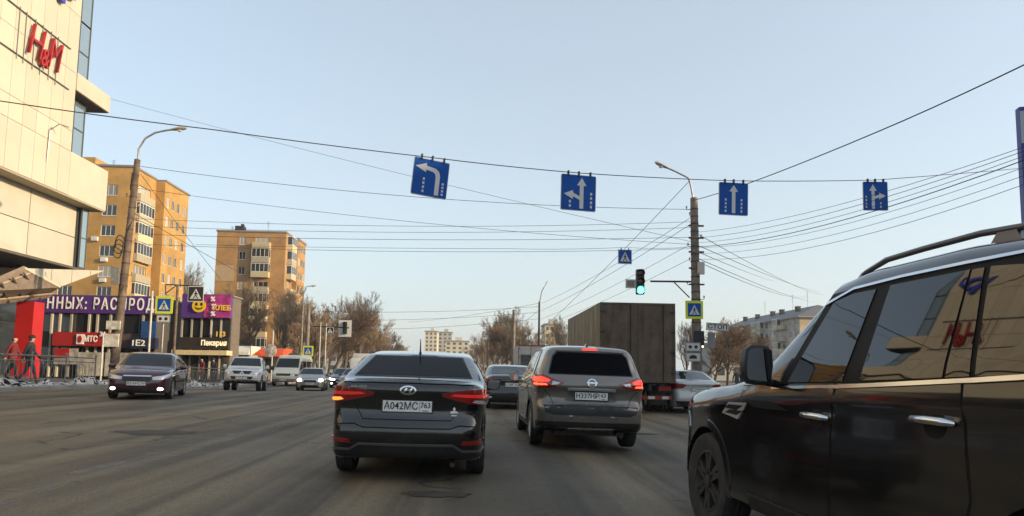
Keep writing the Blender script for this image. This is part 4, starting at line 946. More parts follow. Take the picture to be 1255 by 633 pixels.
def balcony(parent, org, ud, u, v, W, D=.9, glazed=True, kind=0, n=4):
    key = (W, D, glazed, kind, n)
    if key not in BCACHE:
        k = MB(); k.box((0, -D, 0), (W, 0, .14)); k.box((0, -D, .14), (W, -D+.06, 1.05)); k.box((0, -D+.06, .14), (.06, 0, 1.05)); k.box((W-.06, -D+.06, .14), (W, 0, 1.05))
        for i in range(1, 8): x = W*i/8; k.box((x-.02, -D-.02, .2), (x+.02, -D-.001, 1.0))
        f = MB(); q = None
        if glazed:
            for i in range(n+1): x = (W-.08)*i/n; f.box((x, -D, 1.05), (x+.08, -D+.06, 2.55))
            f.box((0, -D-.002, 2.55), (W, 0, 2.68)); f.box((0, -D-.001, 1.051), (W, -D+.05, 1.12))
            for sx in (0, W-.08): f.box((sx, -.08, 1.05), (sx+.08, -.001, 2.55))
            q = MB(); q.box((.05, -D+.02, 1.1), (W-.05, -D+.035, 2.56)); q.box((.03, -D+.06, 1.1), (.045, -.02, 2.56)); q.box((W-.045, -D+.06, 1.1), (W-.03, -.02, 2.56))
        BCACHE[key] = (k.mesh('balcony', BALC[kind]), f.mesh('glazing_frame', WFRAME) if glazed else None, q.mesh('pane', WGLASS) if glazed else None)
    b, f, q = BCACHE[key]; ud = Vector(ud); o = link('balcony', b, parent, Vector(org)+ud*u+Vector((0, 0, v)), (0, 0, math.atan2(ud.y, ud.x)))
    if f: link('glazing_frame', f, o); link('pane', q, o)
    return o
def brick_mat(name, col, col2, mort, sc=1.):
    ma = bpy.data.materials.new(name); ma.use_nodes = True; t = ma.node_tree; n = t.nodes; L = t.links; b = n['Principled BSDF']; b.inputs['Roughness'].default_value = .88
    tc = n.new('ShaderNodeTexCoord'); sx = n.new('ShaderNodeSeparateXYZ'); L.new(tc.outputs['Object'], sx.inputs[0])
    ad = n.new('ShaderNodeMath'); ad.operation = 'ADD'; L.new(sx.outputs[0], ad.inputs[0]); L.new(sx.outputs[1], ad.inputs[1])
    cx = n.new('ShaderNodeCombineXYZ'); L.new(ad.outputs[0], cx.inputs[0]); L.new(sx.outputs[2], cx.inputs[1])
    br = n.new('ShaderNodeTexBrick'); br.inputs['Scale'].default_value = 1/sc; br.inputs['Mortar Size'].default_value = .012; br.inputs['Brick Width'].default_value = .26; br.inputs['Row Height'].default_value = .08
    br.inputs['Color1'].default_value = (*col, 1); br.inputs['Color2'].default_value = (*col2, 1); br.inputs['Mortar'].default_value = (*mort, 1); L.new(cx.outputs[0], br.inputs[0])
    nz = n.new('ShaderNodeTexNoise'); nz.inputs['Scale'].default_value = .35; nz.inputs['Detail'].default_value = 8; nz.inputs['Roughness'].default_value = .65; L.new(tc.outputs['Object'], nz.inputs['Vector'])
    mr = n.new('ShaderNodeMapRange'); mr.inputs[1].default_value = .3; mr.inputs[2].default_value = .7; mr.inputs[3].default_value = .68; mr.inputs[4].default_value = 1.22; L.new(nz.outputs[0], mr.inputs[0])
    mx = n.new('ShaderNodeMix'); mx.data_type = 'RGBA'; mx.blend_type = 'MULTIPLY'; mx.inputs[0].default_value = 1; L.new(br.outputs[0], mx.inputs[6]); L.new(mr.outputs[0], mx.inputs[7]); L.new(mx.outputs[2], b.inputs['Base Color'])
    bp = n.new('ShaderNodeBump'); bp.inputs['Strength'].default_value = .4; bp.inputs['Distance'].default_value = .01; L.new(br.outputs[1], bp.inputs['Height']); bp.invert = True; L.new(bp.outputs[0], b.inputs['Normal']); return ma
BRICK = brick_mat('orange_brick', (.46, .25, .055), (.40, .205, .043), (.36, .26, .12))
BRICK2 = brick_mat('tan_brick', (.41, .215, .07), (.36, .18, .055), (.33, .23, .12))
ROOFM = mat('roofing_felt', (.08, .075, .07), .9, var=.3)
COPING = mat('coping_tin', (.22, .20, .18), .6, .2, var=.2)
def antenna(parent, x, y, z, h=2.):
    k = MB(); k.tube([(x, y, z), (x, y, z+h)], .03, 5); 
    for q in (.95, .8, .65): k.tube([(x-.35*q, y, z+h*q), (x+.35*q, y, z+h*q)], .02, 4)
    k.build('roof_antenna', DARKMETAL, parent)
def ac_unit(parent, org, ud, u, v):
    ud = Vector(ud); k = MB(); k.box((0, -.35, 0), (.8, -.02, .55)); k.lathe([(.2, 0), (.2, .02)], 12, Matrix.Translation((.5, -.35, .28)) @ Matrix.Rotation(rad(90), 4, 'X'))
    k.build('air_conditioner', WFRAME, parent, loc=Vector(org)+ud*u+Vector((0, 0, v)), rot=(0, 0, math.atan2(ud.y, ud.x)))

# nine-storey orange block behind the shops
def tower_one():
    y0, fh = 90.0, 2.8; q_ = P(165, 203, y0); x1 = q_.x; H = q_.z-.28
    T = empty('brick_block', (x1-9, y0+10, 0), 0, 'orange brick nine-storey block with white windows behind the purple banner shop', 'building')
    off = Vector((-(x1-9), -(y0+10), 0))
    def V(x, y, z=0): return Vector((x, y, z))+off
    W1 = 17.; n = 9; rnd = random.Random(5)
    o1 = []; 
    for f in range(n):
        for u in (W1-3.9, W1-9.0, W1-13): o1.append((u, u+1.9, 1.6+f*fh+.9-.6, 1.6+f*fh+2.4-.6))
    org = V(x1-W1, y0); wall(T, 'wall', org, (1, 0, 0), W1, H, o1, BRICK)
    for o in o1:
        window(T, org, (1, 0, 0), o, 3, curtain=rnd.random() < .25)
        if o[0] > W1-5 and rnd.random() < .6: ac_unit(T, org, (1, 0, 0), o[0]-.2-(.8 if rnd.random() < .5 else -.6), o[2]-.75)
    # receding flank with the balconies, then the projecting stair wing
    D1 = PXx(187, 300, x1).y-y0; o2 = []
    org2 = V(x1, y0)
    for f in range(n): o2.append((D1*.22, D1*.78, 1.6+f*fh+.1, 1.6+f*fh+2.3))
    wall(T, 'wall', org2, (0, 1, 0), D1, H, o2, BRICK, .2)
    for f, o in enumerate(o2):
        window(T, org2, (0, 1, 0), o, 4, .18, curtain=rnd.random() < .4); balcony(T, org2, (0, 1, 0), D1*.17, o[2]-.15, round(D1*.66, 2), .55, rnd.random() < .75, rnd.randrange(2), 5)
    wall(T, 'wall', V(x1, y0+D1), (1, 0, 0), 1.3, H-.15, [], BRICK)
    D2 = PXx(228, 300, x1+1.3).y-y0-D1; o3 = []; org3 = V(x1+1.3, y0+D1)
    for f in range(n):
        for u, w_ in ((.08, .12), (.30, .12), (.52, .12), (.78, .13)): o3.append((u*D2, (u+w_)*D2, 1.6+f*fh+.5, 1.6+f*fh+2.0))
    wall(T, 'wall', org3, (0, 1, 0), D2, H-.15, o3, BRICK)
    for o in o3: window(T, org3, (0, 1, 0), o, 2, curtain=rnd.random() < .35)
    k = MB(); k.add([V(x1-W1, y0), V(x1-W1, y0+D1+D2), V(x1-W1, y0+D1+D2, H-.01), V(x1-W1, y0, H-.01)], [(0, 1, 2, 3)]); k.add([V(x1-W1, y0+D1+D2), V(x1+1.3, y0+D1+D2), V(x1+1.3, y0+D1+D2, H-.16), V(x1-W1, y0+D1+D2, H-.01)], [(0, 1, 2, 3)]); k.build('wall', BRICK, T)
    k = MB(); k.box(V(x1-W1-.15, y0-.15, H), V(x1+.15, y0+D1-.001, H+.28)); k.box(V(x1-W1-.15, y0+D1, H-.15), V(x1+1.45, y0+D1+D2+.15, H+.13)); r = k.build('roof', COPING, T)
    k = MB(); k.box(V(x1-10, y0+3, H+.28), V(x1-7, y0+6, H+2.2)); k.build('stair_head', BRICK, r); antenna(r, *V(x1-5, y0+4, H+.2)); antenna(r, *V(x1-1, y0+12, H+.1), 1.4)
tower_one()
def tower_two():
    y0, fh = 124., 2.8; q_ = P(351, 284, y0); x1 = q_.x; H = q_.z-.3
    T = empty('brick_tower', (x1-7, y0+8, 0), 0, 'tan brick tower with one column of pale glazed balconies behind bare trees', 'building')
    off = Vector((-(x1-7), -(y0+8), 0)); rnd = random.Random(9)
    def V(x, y, z=0): return Vector((x, y, z))+off
    W1 = x1-P(265.5, 300, y0).x; n = 9; o1 = []
    for f in range(n):
        b = 1.2+f*fh; o1.append((W1*.33, W1*.33+1.2, b+.6, b+2.1)); o1.append((W1*.56, W1*.56+2.6, b+.2, b+2.1))
    org = V(x1-W1, y0); wall(T, 'wall', org, (1, 0, 0), W1, H, o1, BRICK2)
    k = MB(); k.box(org+Vector((-.02, -.05, H-9.4)), org+Vector((3.4, -.004, H-6.4))); k.build('render_patch', mat('tan_render', (.40, .29, .17), .9, var=.15), T)
    for o in o1:
        window(T, org, (1, 0, 0), o, 2 if o[1]-o[0] < 2 else 3, curtain=rnd.random() < .3)
    for f in range(n):
        if f != 5 or True: balcony(T, org, (1, 0, 0), W1*.56-.3, 1.2+f*fh-.0, 3.2, 1.0, f in (3, 6, 7, 4, 1), f % 2, 4)
    org2 = V(x1, y0); D1 = 5.; o2 = [(1.5, 3.5, 1.2+f*fh+.2, 1.2+f*fh+2.2) for f in range(n)]
    wall(T, 'wall', org2, (0, 1, 0), D1, H, o2, BRICK2)
    for f, o in enumerate(o2): window(T, org2, (0, 1, 0), o, 3, curtain=rnd.random() < .4); balcony(T, org2, (0, 1, 0), 1.0, o[2]-.2, 3.2, 1.0, rnd.random() < .7, rnd.randrange(2), 4)
    wall(T, 'wall', V(x1, y0+D1), (1, 0, 0), .9, H-.3, [], BRICK2)
    org3 = V(x1+.9, y0+D1); D2 = PXx(374, 320, x1+.9).y-y0-D1; o3 = []
    for f in range(n):
        for u in (.12, .42, .72): o3.append((u*D2, u*D2+1.4, 1.2+f*fh+.6, 1.2+f*fh+2.1))
    wall(T, 'wall', org3, (0, 1, 0), D2, H-.3, o3, BRICK2)
    for o in o3: window(T, org3, (0, 1, 0), o, 2, curtain=rnd.random() < .4)
    k = MB(); k.add([V(x1-W1, y0), V(x1-W1, y0+D1+D2), V(x1-W1, y0+D1+D2, H-.01), V(x1-W1, y0, H-.01)], [(0, 1, 2, 3)]); k.add([V(x1-W1, y0+D1+D2), V(x1+.9, y0+D1+D2), V(x1+.9, y0+D1+D2, H-.31), V(x1-W1, y0+D1+D2, H-.01)], [(0, 1, 2, 3)]); k.build('wall', BRICK2, T)
    k = MB(); k.box(V(x1-W1-.15, y0-.15, H), V(x1+.15, y0+D1-.001, H+.3)); k.box(V(x1-W1-.15, y0+D1, H-.3), V(x1+1.05, y0+D1+D2+.15, H+.1)); r = k.build('roof', COPING, T)
    k = MB(); k.box(V(x1-W1+3, y0+.6, H+.3), V(x1-W1+4.6, y0+2, H+1.3)); k.box(V(x1-W1+4.0, y0+.8, H+1.3), V(x1-W1+4.5, y0+1.4, H+1.7)); k.build('roof_vent', DARKMETAL, r); antenna(r, *V(x1-W1+8.4, y0+3, H+.2), 2.6); antenna(r, *V(x1-W1+2, y0+2, H+.2), 1.2)
tower_two()

# the long five-storey block on the right
def right_block():
    X, Y0, H, Lb, D = 71., 140., 14.2, 46., 13.; fh = 2.75
    T = empty('apartment_block', (X+6, Y0+20, 0), 0, 'grey five-storey block with chimneys on a dark pitched roof, right of the concrete lamp post', 'building')
    off = Vector((-(X+6), -(Y0+20), 0)); rnd = random.Random(3)
    def V(x, y, z=0): return Vector((x, y, z))+off
    pan = mat('panel_wall_shade_tone', (.34, .31, .27), .9, var=.3, vscale=.6, bump=.2); tan = mat('panel_wall_sunlit_tone', (.42, .33, .21), .9, var=.2, vscale=.6)  # sunlit tan of the end wall and shaded grey of the flank painted in
    ws = []; us = list(np.arange(1.2, Lb-2, 3.05))
    for f in range(5):
        for u in us: ws.append((float(u), float(u)+1.5, .9+f*fh+.5, .9+f*fh+2.0))
    # the flank facing the street looks towards -X: its run goes down the street
    org = V(X, Y0+Lb); ud = (0, -1, 0); wall(T, 'wall', org, ud, Lb, H, ws, pan)
    for o in ws: window(T, org, ud, o, 2, curtain=rnd.random() < .3)
    for f in range(1, 5):
        for q in (2, 3, 7, 8, 11, 12): balcony(T, org, ud, float(us[q])-.4, .9+f*fh-.25, 2.6, .9, rnd.random() < .55, rnd.randrange(2), 4)
    wo = [(u, u+1.4, .9+f*fh+.5, .9+f*fh+2.) for f in range(5) for u in (2.5, 8.5)]
    wall(T, 'wall', V(X, Y0), (1, 0, 0), D, H, wo, tan)
    for o in wo: window(T, V(X, Y0), (1, 0, 0), o, 2)
    k = MB(); k.add([V(X+D, Y0), V(X+D, Y0+Lb), V(X+D, Y0+Lb, H), V(X+D, Y0, H)], [(0, 1, 2, 3)]); k.add([V(X, Y0+Lb), V(X+D, Y0+Lb), V(X+D, Y0+Lb, H), V(X, Y0+Lb, H)], [(0, 1, 2, 3)]); k.build('wall', pan, T)
    k = MB(); e = .6; rm = mat('slate_grey_roof', (.10, .105, .115), .6, var=.25)
    a = [V(X-e, Y0-e, H), V(X+D+e, Y0-e, H), V(X+D+e, Y0+Lb+e, H), V(X-e, Y0+Lb+e, H), V(X+D/2, Y0+4, H+3.0), V(X+D/2, Y0+Lb-4, H+3.0)]
    k.add(a, [(0, 1, 4), (1, 2, 5, 4), (2, 3, 5), (3, 0, 4, 5), (3, 2, 1, 0)]); r = k.build('roof', rm, T)
    k = MB(); k.box(V(X-.62, Y0-.62, H-.3), V(X+D+.62, Y0+Lb+.62, H-.003)); k.build('cornice', COPING, r)
    for y in (8, 16, 21, 30, 38):
        k = MB(); k.box(V(X+3.6, Y0+y, H+1.0), V(X+4.4, Y0+y+1.2, H+2.9)); k.box(V(X+3.5, Y0+y-.1, H+2.9), V(X+4.5, Y0+y+1.3, H+3.05)); k.build('chimney', mat('chimney_brick', (.05, .045, .045), .9, var=.3), r)
    for y in (4, 11, 26): antenna(r, *V(X+4, Y0+y, H+1.6), 4.5)
right_block()
# far towers closing the street
FARW = mat('far_wall_pale', (.52, .46, .34), .9, var=.1); FARG = mat('far_wall_grey', (.36, .34, .31), .9, var=.1)
def far_block(px0, px1, pytop, Y, D, ma, name, label, floors):
    a = P(px0, pytop, Y); b = P(px1, pytop, Y); W = b.x-a.x; H = a.z; T = empty(name, (a.x+W/2, Y+D/2, 0), 0, label, 'building'); org = Vector((-W/2, -D/2, 0))
    fh = H/floors; n = max(3, int(W/3.2)); ws = [(W*(i+.25)/n, W*(i+.75)/n, fh*(f+.3), fh*(f+.8)) for f in range(floors) for i in range(n)]
    wall(T, 'wall', org, (1, 0, 0), W, H, ws, ma, .3); fr = MB()
    for k_ in ws:
        w_ = MB(); w_.box((org.x+k_[0], org.y+.2, k_[2]), (org.x+k_[1], org.y+.25, k_[3])); w_.build('window', WGLASS, T)
    k = MB(); p = [(W/2, -D/2), (W/2, D/2), (-W/2, D/2), (-W/2, -D/2)]
    for i in range(3): (x0, y0), (x1, y1) = p[i], p[i+1]; k.add([(x0, y0, 0), (x1, y1, 0), (x1, y1, H), (x0, y0, H)], [(0, 1, 2, 3)])
    k.build('wall', ma, T); k = MB(); k.box((-W/2-.3, -D/2-.3, H), (W/2+.3, D/2+.3, H+.8)); r = k.build('roof', COPING, T); k = MB(); k.box((-W*.1, -2, H+.8), (W*.2, 2, H+3)); k.build('stair_head', ma, r)
far_block(521, 536, 407, 430, 16, FARW, 'far_tower', 'pale yellow tower block closing the end of the street', 10)
far_block(537, 554, 408, 455, 16, FARG, 'far_tower', 'grey tower block next to the pale yellow one at the street end', 10)
far_block(546, 575, 419, 400, 14, FARW, 'far_block', 'low pale block in front of the grey tower at the street end', 7)
far_block(668, 686, 399, 260, 14, FARW, 'far_block', 'pale yellow block glimpsed between the dark lamp post and the brown lorry', 7)
far_block(575, 606, 424, 470, 14, FARG, 'far_block', 'low grey block behind the trees at the street end', 7)

far_block(384, 432, 424, 215, 12, FARG, 'low_house', 'long low grey building behind the left row of bare trees', 3)
far_block(436, 520, 433, 330, 12, FARW, 'low_house', 'long low pale building far behind the left row of bare trees', 4)
far_block(590, 664, 428, 235, 12, FARG, 'low_house', 'long low grey building behind the bare trees and the white box lorry', 3)
far_block(872, 935, 425, 120, 12, FARG, 'low_house', 'low grey building behind the reddish trees by the right lamp post', 2)

# the shopping mall on the left
CLAD = mat('cream_cladding', (.51, .47, .38), .55, var=.05, vscale=.8, rnd=.07, dirt=((.40, .36, .29), .4), dscale=.5)
CLAD2 = mat('cream_cladding_low', (.46, .43, .36), .6, var=.06, vscale=.8, rnd=.05)
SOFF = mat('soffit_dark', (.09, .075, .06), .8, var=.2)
MGLASS = mat('curtain_glass', (.42, .52, .56), .05, .75, spec=.9)
MULL = mat('mullion_grey', (.10, .11, .12), .5, .4)
def mall():
    FX = -24.0; T = empty('shopping_mall', (FX-12, 20, 0), 0, 'cream panelled shopping mall with red lettering, glass corner and slatted entrance canopy', 'building'); off = Vector((-(FX-12), -20, 0))
    def V(x, y, z=0): return tuple(Vector((x, y, z))+off)
    def bx(name, a, b, ma, par=None): k = MB(); k.box(V(*a), V(*b)); return k.build(name, ma, par or T)
    Y0, Y1, ZB, ZT = -4., 38.7, 11.1, 27.
    core = bx('wall', (FX-26, Y0, ZB+.02), (FX-.06, Y1-.02, ZT), mat('joint_dark', (.10, .09, .075), .9))
    # cladding panels, one by one
    pm = {}
    rows = [(ZB, 13.7), (13.7, 14.9), (14.9, 18.4), (18.4, 21.9), (21.9, 25.4), (25.4, ZT+.2)]
    for (za, zb) in rows:
        for i in range(41):
            y = Y1-1.04*(i+1)
            if y < Y0: break
            key = round(zb-za, 2)
            if key not in pm: k = MB(); k.box((-.05, .012, .012), (0, 1.028, key-.012)); pm[key] = k.mesh('panel', CLAD)
            link('panel', pm[key], T, V(FX, y, za))
    for j in range(4):   # narrow end return
        pass
    # fascia band that runs past the corner, and the upper ledge
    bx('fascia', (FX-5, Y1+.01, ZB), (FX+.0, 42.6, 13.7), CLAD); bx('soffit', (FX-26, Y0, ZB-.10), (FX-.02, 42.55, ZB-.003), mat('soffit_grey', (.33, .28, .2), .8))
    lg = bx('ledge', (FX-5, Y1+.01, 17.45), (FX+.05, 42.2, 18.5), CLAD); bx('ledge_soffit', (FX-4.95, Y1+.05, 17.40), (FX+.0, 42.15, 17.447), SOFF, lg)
    # glass corner tower
    gc = bx('glass_core', (FX-8, Y1, ZB), (FX-.9, 40.8, ZT), mat('core_dark', (.05, .06, .065), .8))
    zs = [7.25, 9.2, 11.0]; bands = [(13.75, 17.4), (18.52, 22.3), (22.3, ZT-.1)]
    for (za, zb) in bands:
        for i in range(2):
            ya = Y1+.05+i*1.05
            for (z_0, z_1) in ((za, (za+zb)/2), ((za+zb)/2, zb)): bx('glass_pane', (FX-.72, ya+.03, z_0+.04), (FX-.68, ya+1.02, z_1-.04), MGLASS, gc)
        for i in range(3): bx('mullion', (FX-.74, Y1+.02+i*1.05, za), (FX-.64, Y1+.08+i*1.05, zb), MULL, gc)
        for z in (za, (za+zb)/2, zb): bx('transom', (FX-.735, Y1+.085, z-.035), (FX-.645, 40.85, z+.035), MULL, gc)
        # return pane facing down the street
        for i in range(3): bx('glass_pane', (FX-1.75-i*1.1, 40.86, za+.04), (FX-.76-i*1.1, 40.9, zb-.04), MGLASS, gc)
    yw = PXx(92, 290, FX-1.).y; yg = PXx(105, 300, FX-.7).y
    lgc = bx('glass_core', (FX-8, yw+.01, 7.2), (FX-.9, yg-.05, ZB-.12), mat('core_dark', (.05, .06, .065), .8))
    for (z_0, z_1) in ((7.25, 9.1), (9.1, ZB-.15)): bx('glass_pane', (FX-.72, yw+.04, z_0+.03), (FX-.68, yg-.03, z_1-.03), MGLASS, lgc); bx('transom', (FX-.735, yw+.04, z_0-.03), (FX-.66, yg-.03, z_0+.029), MULL, lgc)
    for y in (yw, yg-.03): bx('mullion', (FX-.74, y-.0, 7.2), (FX-.65, y+.04, ZB-.13), MULL, lgc)
    # recessed storey below the overhang, its panels and soffit
    for i in range(10):
        y = yw-4.2*(i+1); bx('panel', (FX-1.3, y+.03, 7.2), (FX-1.0, y+4.17, 9.05), CLAD2); bx('panel', (FX-1.3, y+.03, 9.1), (FX-1.0, y+4.17, ZB-.12), CLAD2)
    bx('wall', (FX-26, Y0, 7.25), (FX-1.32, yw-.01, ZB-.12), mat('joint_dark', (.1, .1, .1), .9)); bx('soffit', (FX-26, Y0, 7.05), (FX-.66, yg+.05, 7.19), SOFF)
    # ground floor shopfront
    gf = bx('shopfront', (FX-14, Y0, 0), (FX-3.2, 40.4, 7.05), mat('shop_dark', (.03, .03, .032), .6))
    for i in range(14):
        y = 40.2-3*(i+1); bx('shop_pane', (FX-3.18, y+.08, .7), (FX-3.12, y+2.92, 3.6), WGLASS, gf); bx('shop_pane', (FX-3.18, y+.08, 3.7), (FX-3.12, y+2.92, 6.9), WGLASS, gf); bx('mullion', (FX-3.2, y-.06, .5), (FX-3.06, y+.06, 7.0), MULL, gf)
    # entrance portal, red
    RED = mat('portal_red', (.42, .012, .012), .45, var=.06)
    q0 = PXx(42, 371, -22.2); q1 = PXx(55, 371, -22.2); pc = bx('portal_column', (-23.05, q0.y, .3), (-22.2, q1.y, q0.z+.05), RED)
    # folded canopy with slatted soffit
    R_1 = PXx(30, 329, -21.4); V_1 = PXx(73, 352, -21.4); A_1 = PXx(128, 332, -21.4); L_1 = PXx(-35, 358, -21.4)
    k = MB(); top = [Vector((q.x, q.y, q.z)) for q in (R_1, A_1, V_1)]; bk = [q+Vector((-3.2, 0, 0)) for q in top]
    k.add([V(*q) for q in top+bk], [(0, 2, 1), (3, 4, 5), (0, 1, 4, 3), (1, 2, 5, 4), (2, 0, 3, 5)]); cf = k.build('canopy_fascia', CLAD2, T)
    for f_ in (.3, .55, .8):
        a = top[0].lerp(top[1], f_); zb = (V_1.z if f_ < .45 else V_1.z+(A_1.z-V_1.z)*(f_-.45)/.55); zb = max(zb, R_1.z+(V_1.z-R_1.z)*min(1, f_/.45)); j = MB(); j.box(V(a.x-.01, a.y-.012, zb+.05), V(a.x+.008, a.y+.012, a.z-.02)); j.build('joint', MULL, cf)
    B_1 = PXx(55, 364, -22.4); B_2 = PXx(-40, 375, -22.4)
    B_0 = PXx(73, 355, -22.0)
    pl = [R_1+Vector((0, 0, -.02)), V_1+Vector((0, 0, -.03)), B_1, B_2, L_1]
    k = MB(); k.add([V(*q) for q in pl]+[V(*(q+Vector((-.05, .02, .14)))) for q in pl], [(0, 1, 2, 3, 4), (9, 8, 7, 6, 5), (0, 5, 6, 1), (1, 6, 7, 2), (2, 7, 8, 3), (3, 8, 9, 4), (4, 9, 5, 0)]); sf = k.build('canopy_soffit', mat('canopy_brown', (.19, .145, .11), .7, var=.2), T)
    nn_ = (pl[2]-pl[0]).cross(pl[4]-pl[0]).normalized(); nn_ = nn_ if nn_.dot(CAM-pl[0]) > 0 else -nn_
    for f_ in (.12, .26, .40, .54, .68, .82, .94):
        a = pl[4].lerp(pl[3], f_); b = pl[0].lerp(pl[2], f_) if f_ < .6 else pl[1].lerp(pl[2], (f_-.3)/.7); j = MB(); j.tube([V(*(a+nn_*.13)), V(*(b+nn_*.13))], .055, 4); j.build('slat', mat('slat_wood', (.34, .26, .19), .7, var=.2), sf)
    for f_ in (.12, .34, .56, .78):
        a = pl[0].lerp(pl[4], f_); b = pl[2].lerp(pl[3], f_); j = MB(); j.tube([V(*(a+nn_*.22)), V(*(b+nn_*.22))], .05, 4); j.build('beam', SOFF, sf)
    k = MB(); k.tube([V(*R_1), V(*V_1)], .06, 5); k.build('canopy_edge', mat('edge_cream', (.6, .55, .42), .6), sf)
    # roof-level signs: red letters on rails, blue letters above
    LRED = mat('letter_red', (.33, .010, .012), .5); LDK = mat('letter_side', (.16, .02, .02), .5); LBLUE = mat('letter_blue', (.03, .05, .42), .4)
    sg = text('H', 2.7, V(FX+.20, 34.7, 18.3), LRED, T, 'X', .16, -.055, .62, shear=.3); text('&', 1.5, V(FX+.20, 35.5, 17.8), LRED, T, 'X', .16, 0, .7, shear=.2); text('M', 2.7, V(FX+.20, 36.25, 18.3), LRED, T, 'X', .16, -.055, .52, shear=.3)
    for z, ya, yb in ((17.15, 31.5, 38.0), (19.55, 31.5, 37.9)): k = MB(); k.tube([V(FX+.06, ya, z), V(FX+.06, yb, z)], .035, 5); k.build('sign_rail', MULL, T)
    for y in (33.7, 34.2, 34.9, 35.5, 36.2, 36.8):
        k = MB(); k.tube([V(FX+.05, y, 16.9), V(FX+.05, y, 19.7)], .025, 5); k.build('sign_strut', MULL, T)
    text('р', 3.2, V(FX+.2, 37.1, 23.3), LBLUE, T, 'X', .22, .05, .9); k = MB(); k.tube([V(FX+.06, 26, 22.6), V(FX+.06, 38.0, 22.6)], .035, 5); k.build('sign_rail', MULL, T)
    # small lamp on a bracket
    k = MB(); k.tube([V(FX+.05, 36.6, 12.4), V(FX+.1, 36.6, 14.2), V(FX+.5, 36.7, 14.6), V(FX+.9, 36.9, 14.5)], .035, 5); k.build('wall_lamp', METAL, T)
mall()

# single-storey shops beyond the mall
GLD = mat('shop_glass_dark', (.02, .022, .024), .06, spec=.8); WALLD = mat('shop_wall_dark', (.07, .06, .055), .8, var=.2); LWHITE = mat('letter_white', (.85, .84, .80), .5)
PURP = mat('banner_purple', (.085, .028, .20), .55, var=.12, vscale=1.5)
SHOPW = mat('shop_glass_warm', (.07, .06, .045), .08, spec=.8, var=.7, vscale=1.5)
def shop_one():
    Y = 52.; a = P(20, 361, Y); b = P(192, 364, Y); x0, x1 = a.x-4, b.x; zt = b.z; T = empty('shop_pavilion', ((x0+x1)/2, Y+4, 0), 0, 'dark glazed shop pavilion under a long purple sale banner with white letters', 'shop'); off = Vector((-(x0+x1)/2, -(Y+4), 0)); cx = (x0+x1)/2
    def bx(name, a, b, ma, par=None): k = MB(); k.box(Vector(a)+off, Vector(b)+off); return k.build(name, ma, par or T)
    zb = P(100, 384, Y).z; bx('wall', (x0, Y+.2, -.2), (x1, Y+8, zt-.1), WALLD); bx('roof', (x0-.1, Y+.1, zt-.1), (x1+.1, Y+8.1, zt+.05), COPING)
    n = 12
    for i in range(n):
        xa = x0+(x1-x0)*i/n; xb = x0+(x1-x0)*(i+1)/n; bx('upper_pane', (xa+.05, Y+.12, P(100, 407, Y).z), (xb-.05, Y+.18, zb-.05), GLD); bx('mullion', (xa-.04, Y+.08, P(100, 407, Y).z), (xa+.04, Y+.197, zb), MULL); bx('lower_pane', (xa+.05, Y+.12, .3), (xb-.05, Y+.18, P(100, 426, Y).z), GLD)
    bn = bx('banner', (x0, Y-.06, zb), (x1, Y+.1, zt), PURP)
    s = .9*(zt-zb)
    text('ННЫХ: РАСПРОД', s, Vector((P(58, 375, Y).x-.02, Y-.09, (zt+zb)/2))+off, LWHITE, bn, 'Y', .04, .018, align='LEFT', fit=P(187, 375, Y).x-P(56, 375, Y).x, space=1.3)
    rs = P(66, 407, Y-.3); re = P(143, 425, Y-.3); sgn = bx('shop_sign', (rs.x, Y-.4, re.z), (re.x, Y+.1, rs.z), mat('sign_red', (.36, .014, .012), .5, var=.08))
    c1 = P(98, 416, Y-.5); k = MB(); k.box(c1+Vector((-.26, -.02, -.38))+off, c1+Vector((.26, .08, .38))+off); k.build('logo_panel', LWHITE, sgn); k = MB(); k.prism(ell(0, 0, .15, .28, 18), 0, .03, Matrix.Translation(c1+off+Vector((0, -.02, 0))) @ FACE_Y); k.build('logo', mat('sign_red', (.36, .014, .012), .5), sgn)
    text('МТС', .62, P(111, 416, Y-.5)+off, LWHITE, sgn, 'Y', .03, .02, fit=1.0); text('31', .5, P(126, 410, Y-.5)+off, LWHITE, sgn, 'Y', .03, .012)
    ps = P(67, 427, Y-.2); pe = P(94, 447, Y-.2); po = bx('poster', (ps.x, Y-.2, pe.z), (pe.x, Y-.12, ps.z), mat('poster_grey', (.35, .34, .32), .6, var=.5, vscale=2.5)); bx('poster_red', (ps.x, Y-.24, pe.z+.5), (ps.x+1.1, Y-.203, ps.z), mat('sign_red', (.36, .014, .012), .5), po)
    bs = P(160, 414, Y-.3); be = P(191, 428, Y-.3); s2 = bx('shop_sign', (bs.x, Y-.4, be.z), (be.x, Y+.1, bs.z), mat('sign_navy', (.015, .02, .05), .5)); text('1Е2', .62, P(169, 421, Y-.5)+off, LWHITE, s2, 'Y', .03, .012, 1.1)
    bc = P(181, 405, Y-.2); bx('blue_panel', (bc.x-.55, Y-.1, bc.z-.8), (bc.x+.55, Y+.05, bc.z+.7), mat('panel_blue', (.02, .07, .22), .5, var=.3))
    for px in (62, 72, 86, 108, 118, 134, 146, 174): q = P(px, 396, Y-.1); bx('column', (q.x-.07, Y-.02, .3), (q.x+.07, Y+.11, P(100, 385, Y).z-.02), mat('column_pale', (.42, .38, .32), .7, rnd=.3))
    for px in (150, 103, 135, 120): q = P(px, 440, Y-.25); bx('poster', (q.x-.5, Y-.2, .4), (q.x+.5, Y-.12, 2.2), mat('poster_pale', (.4, .38, .33), .6, var=.4, vscale=2))
shop_one()
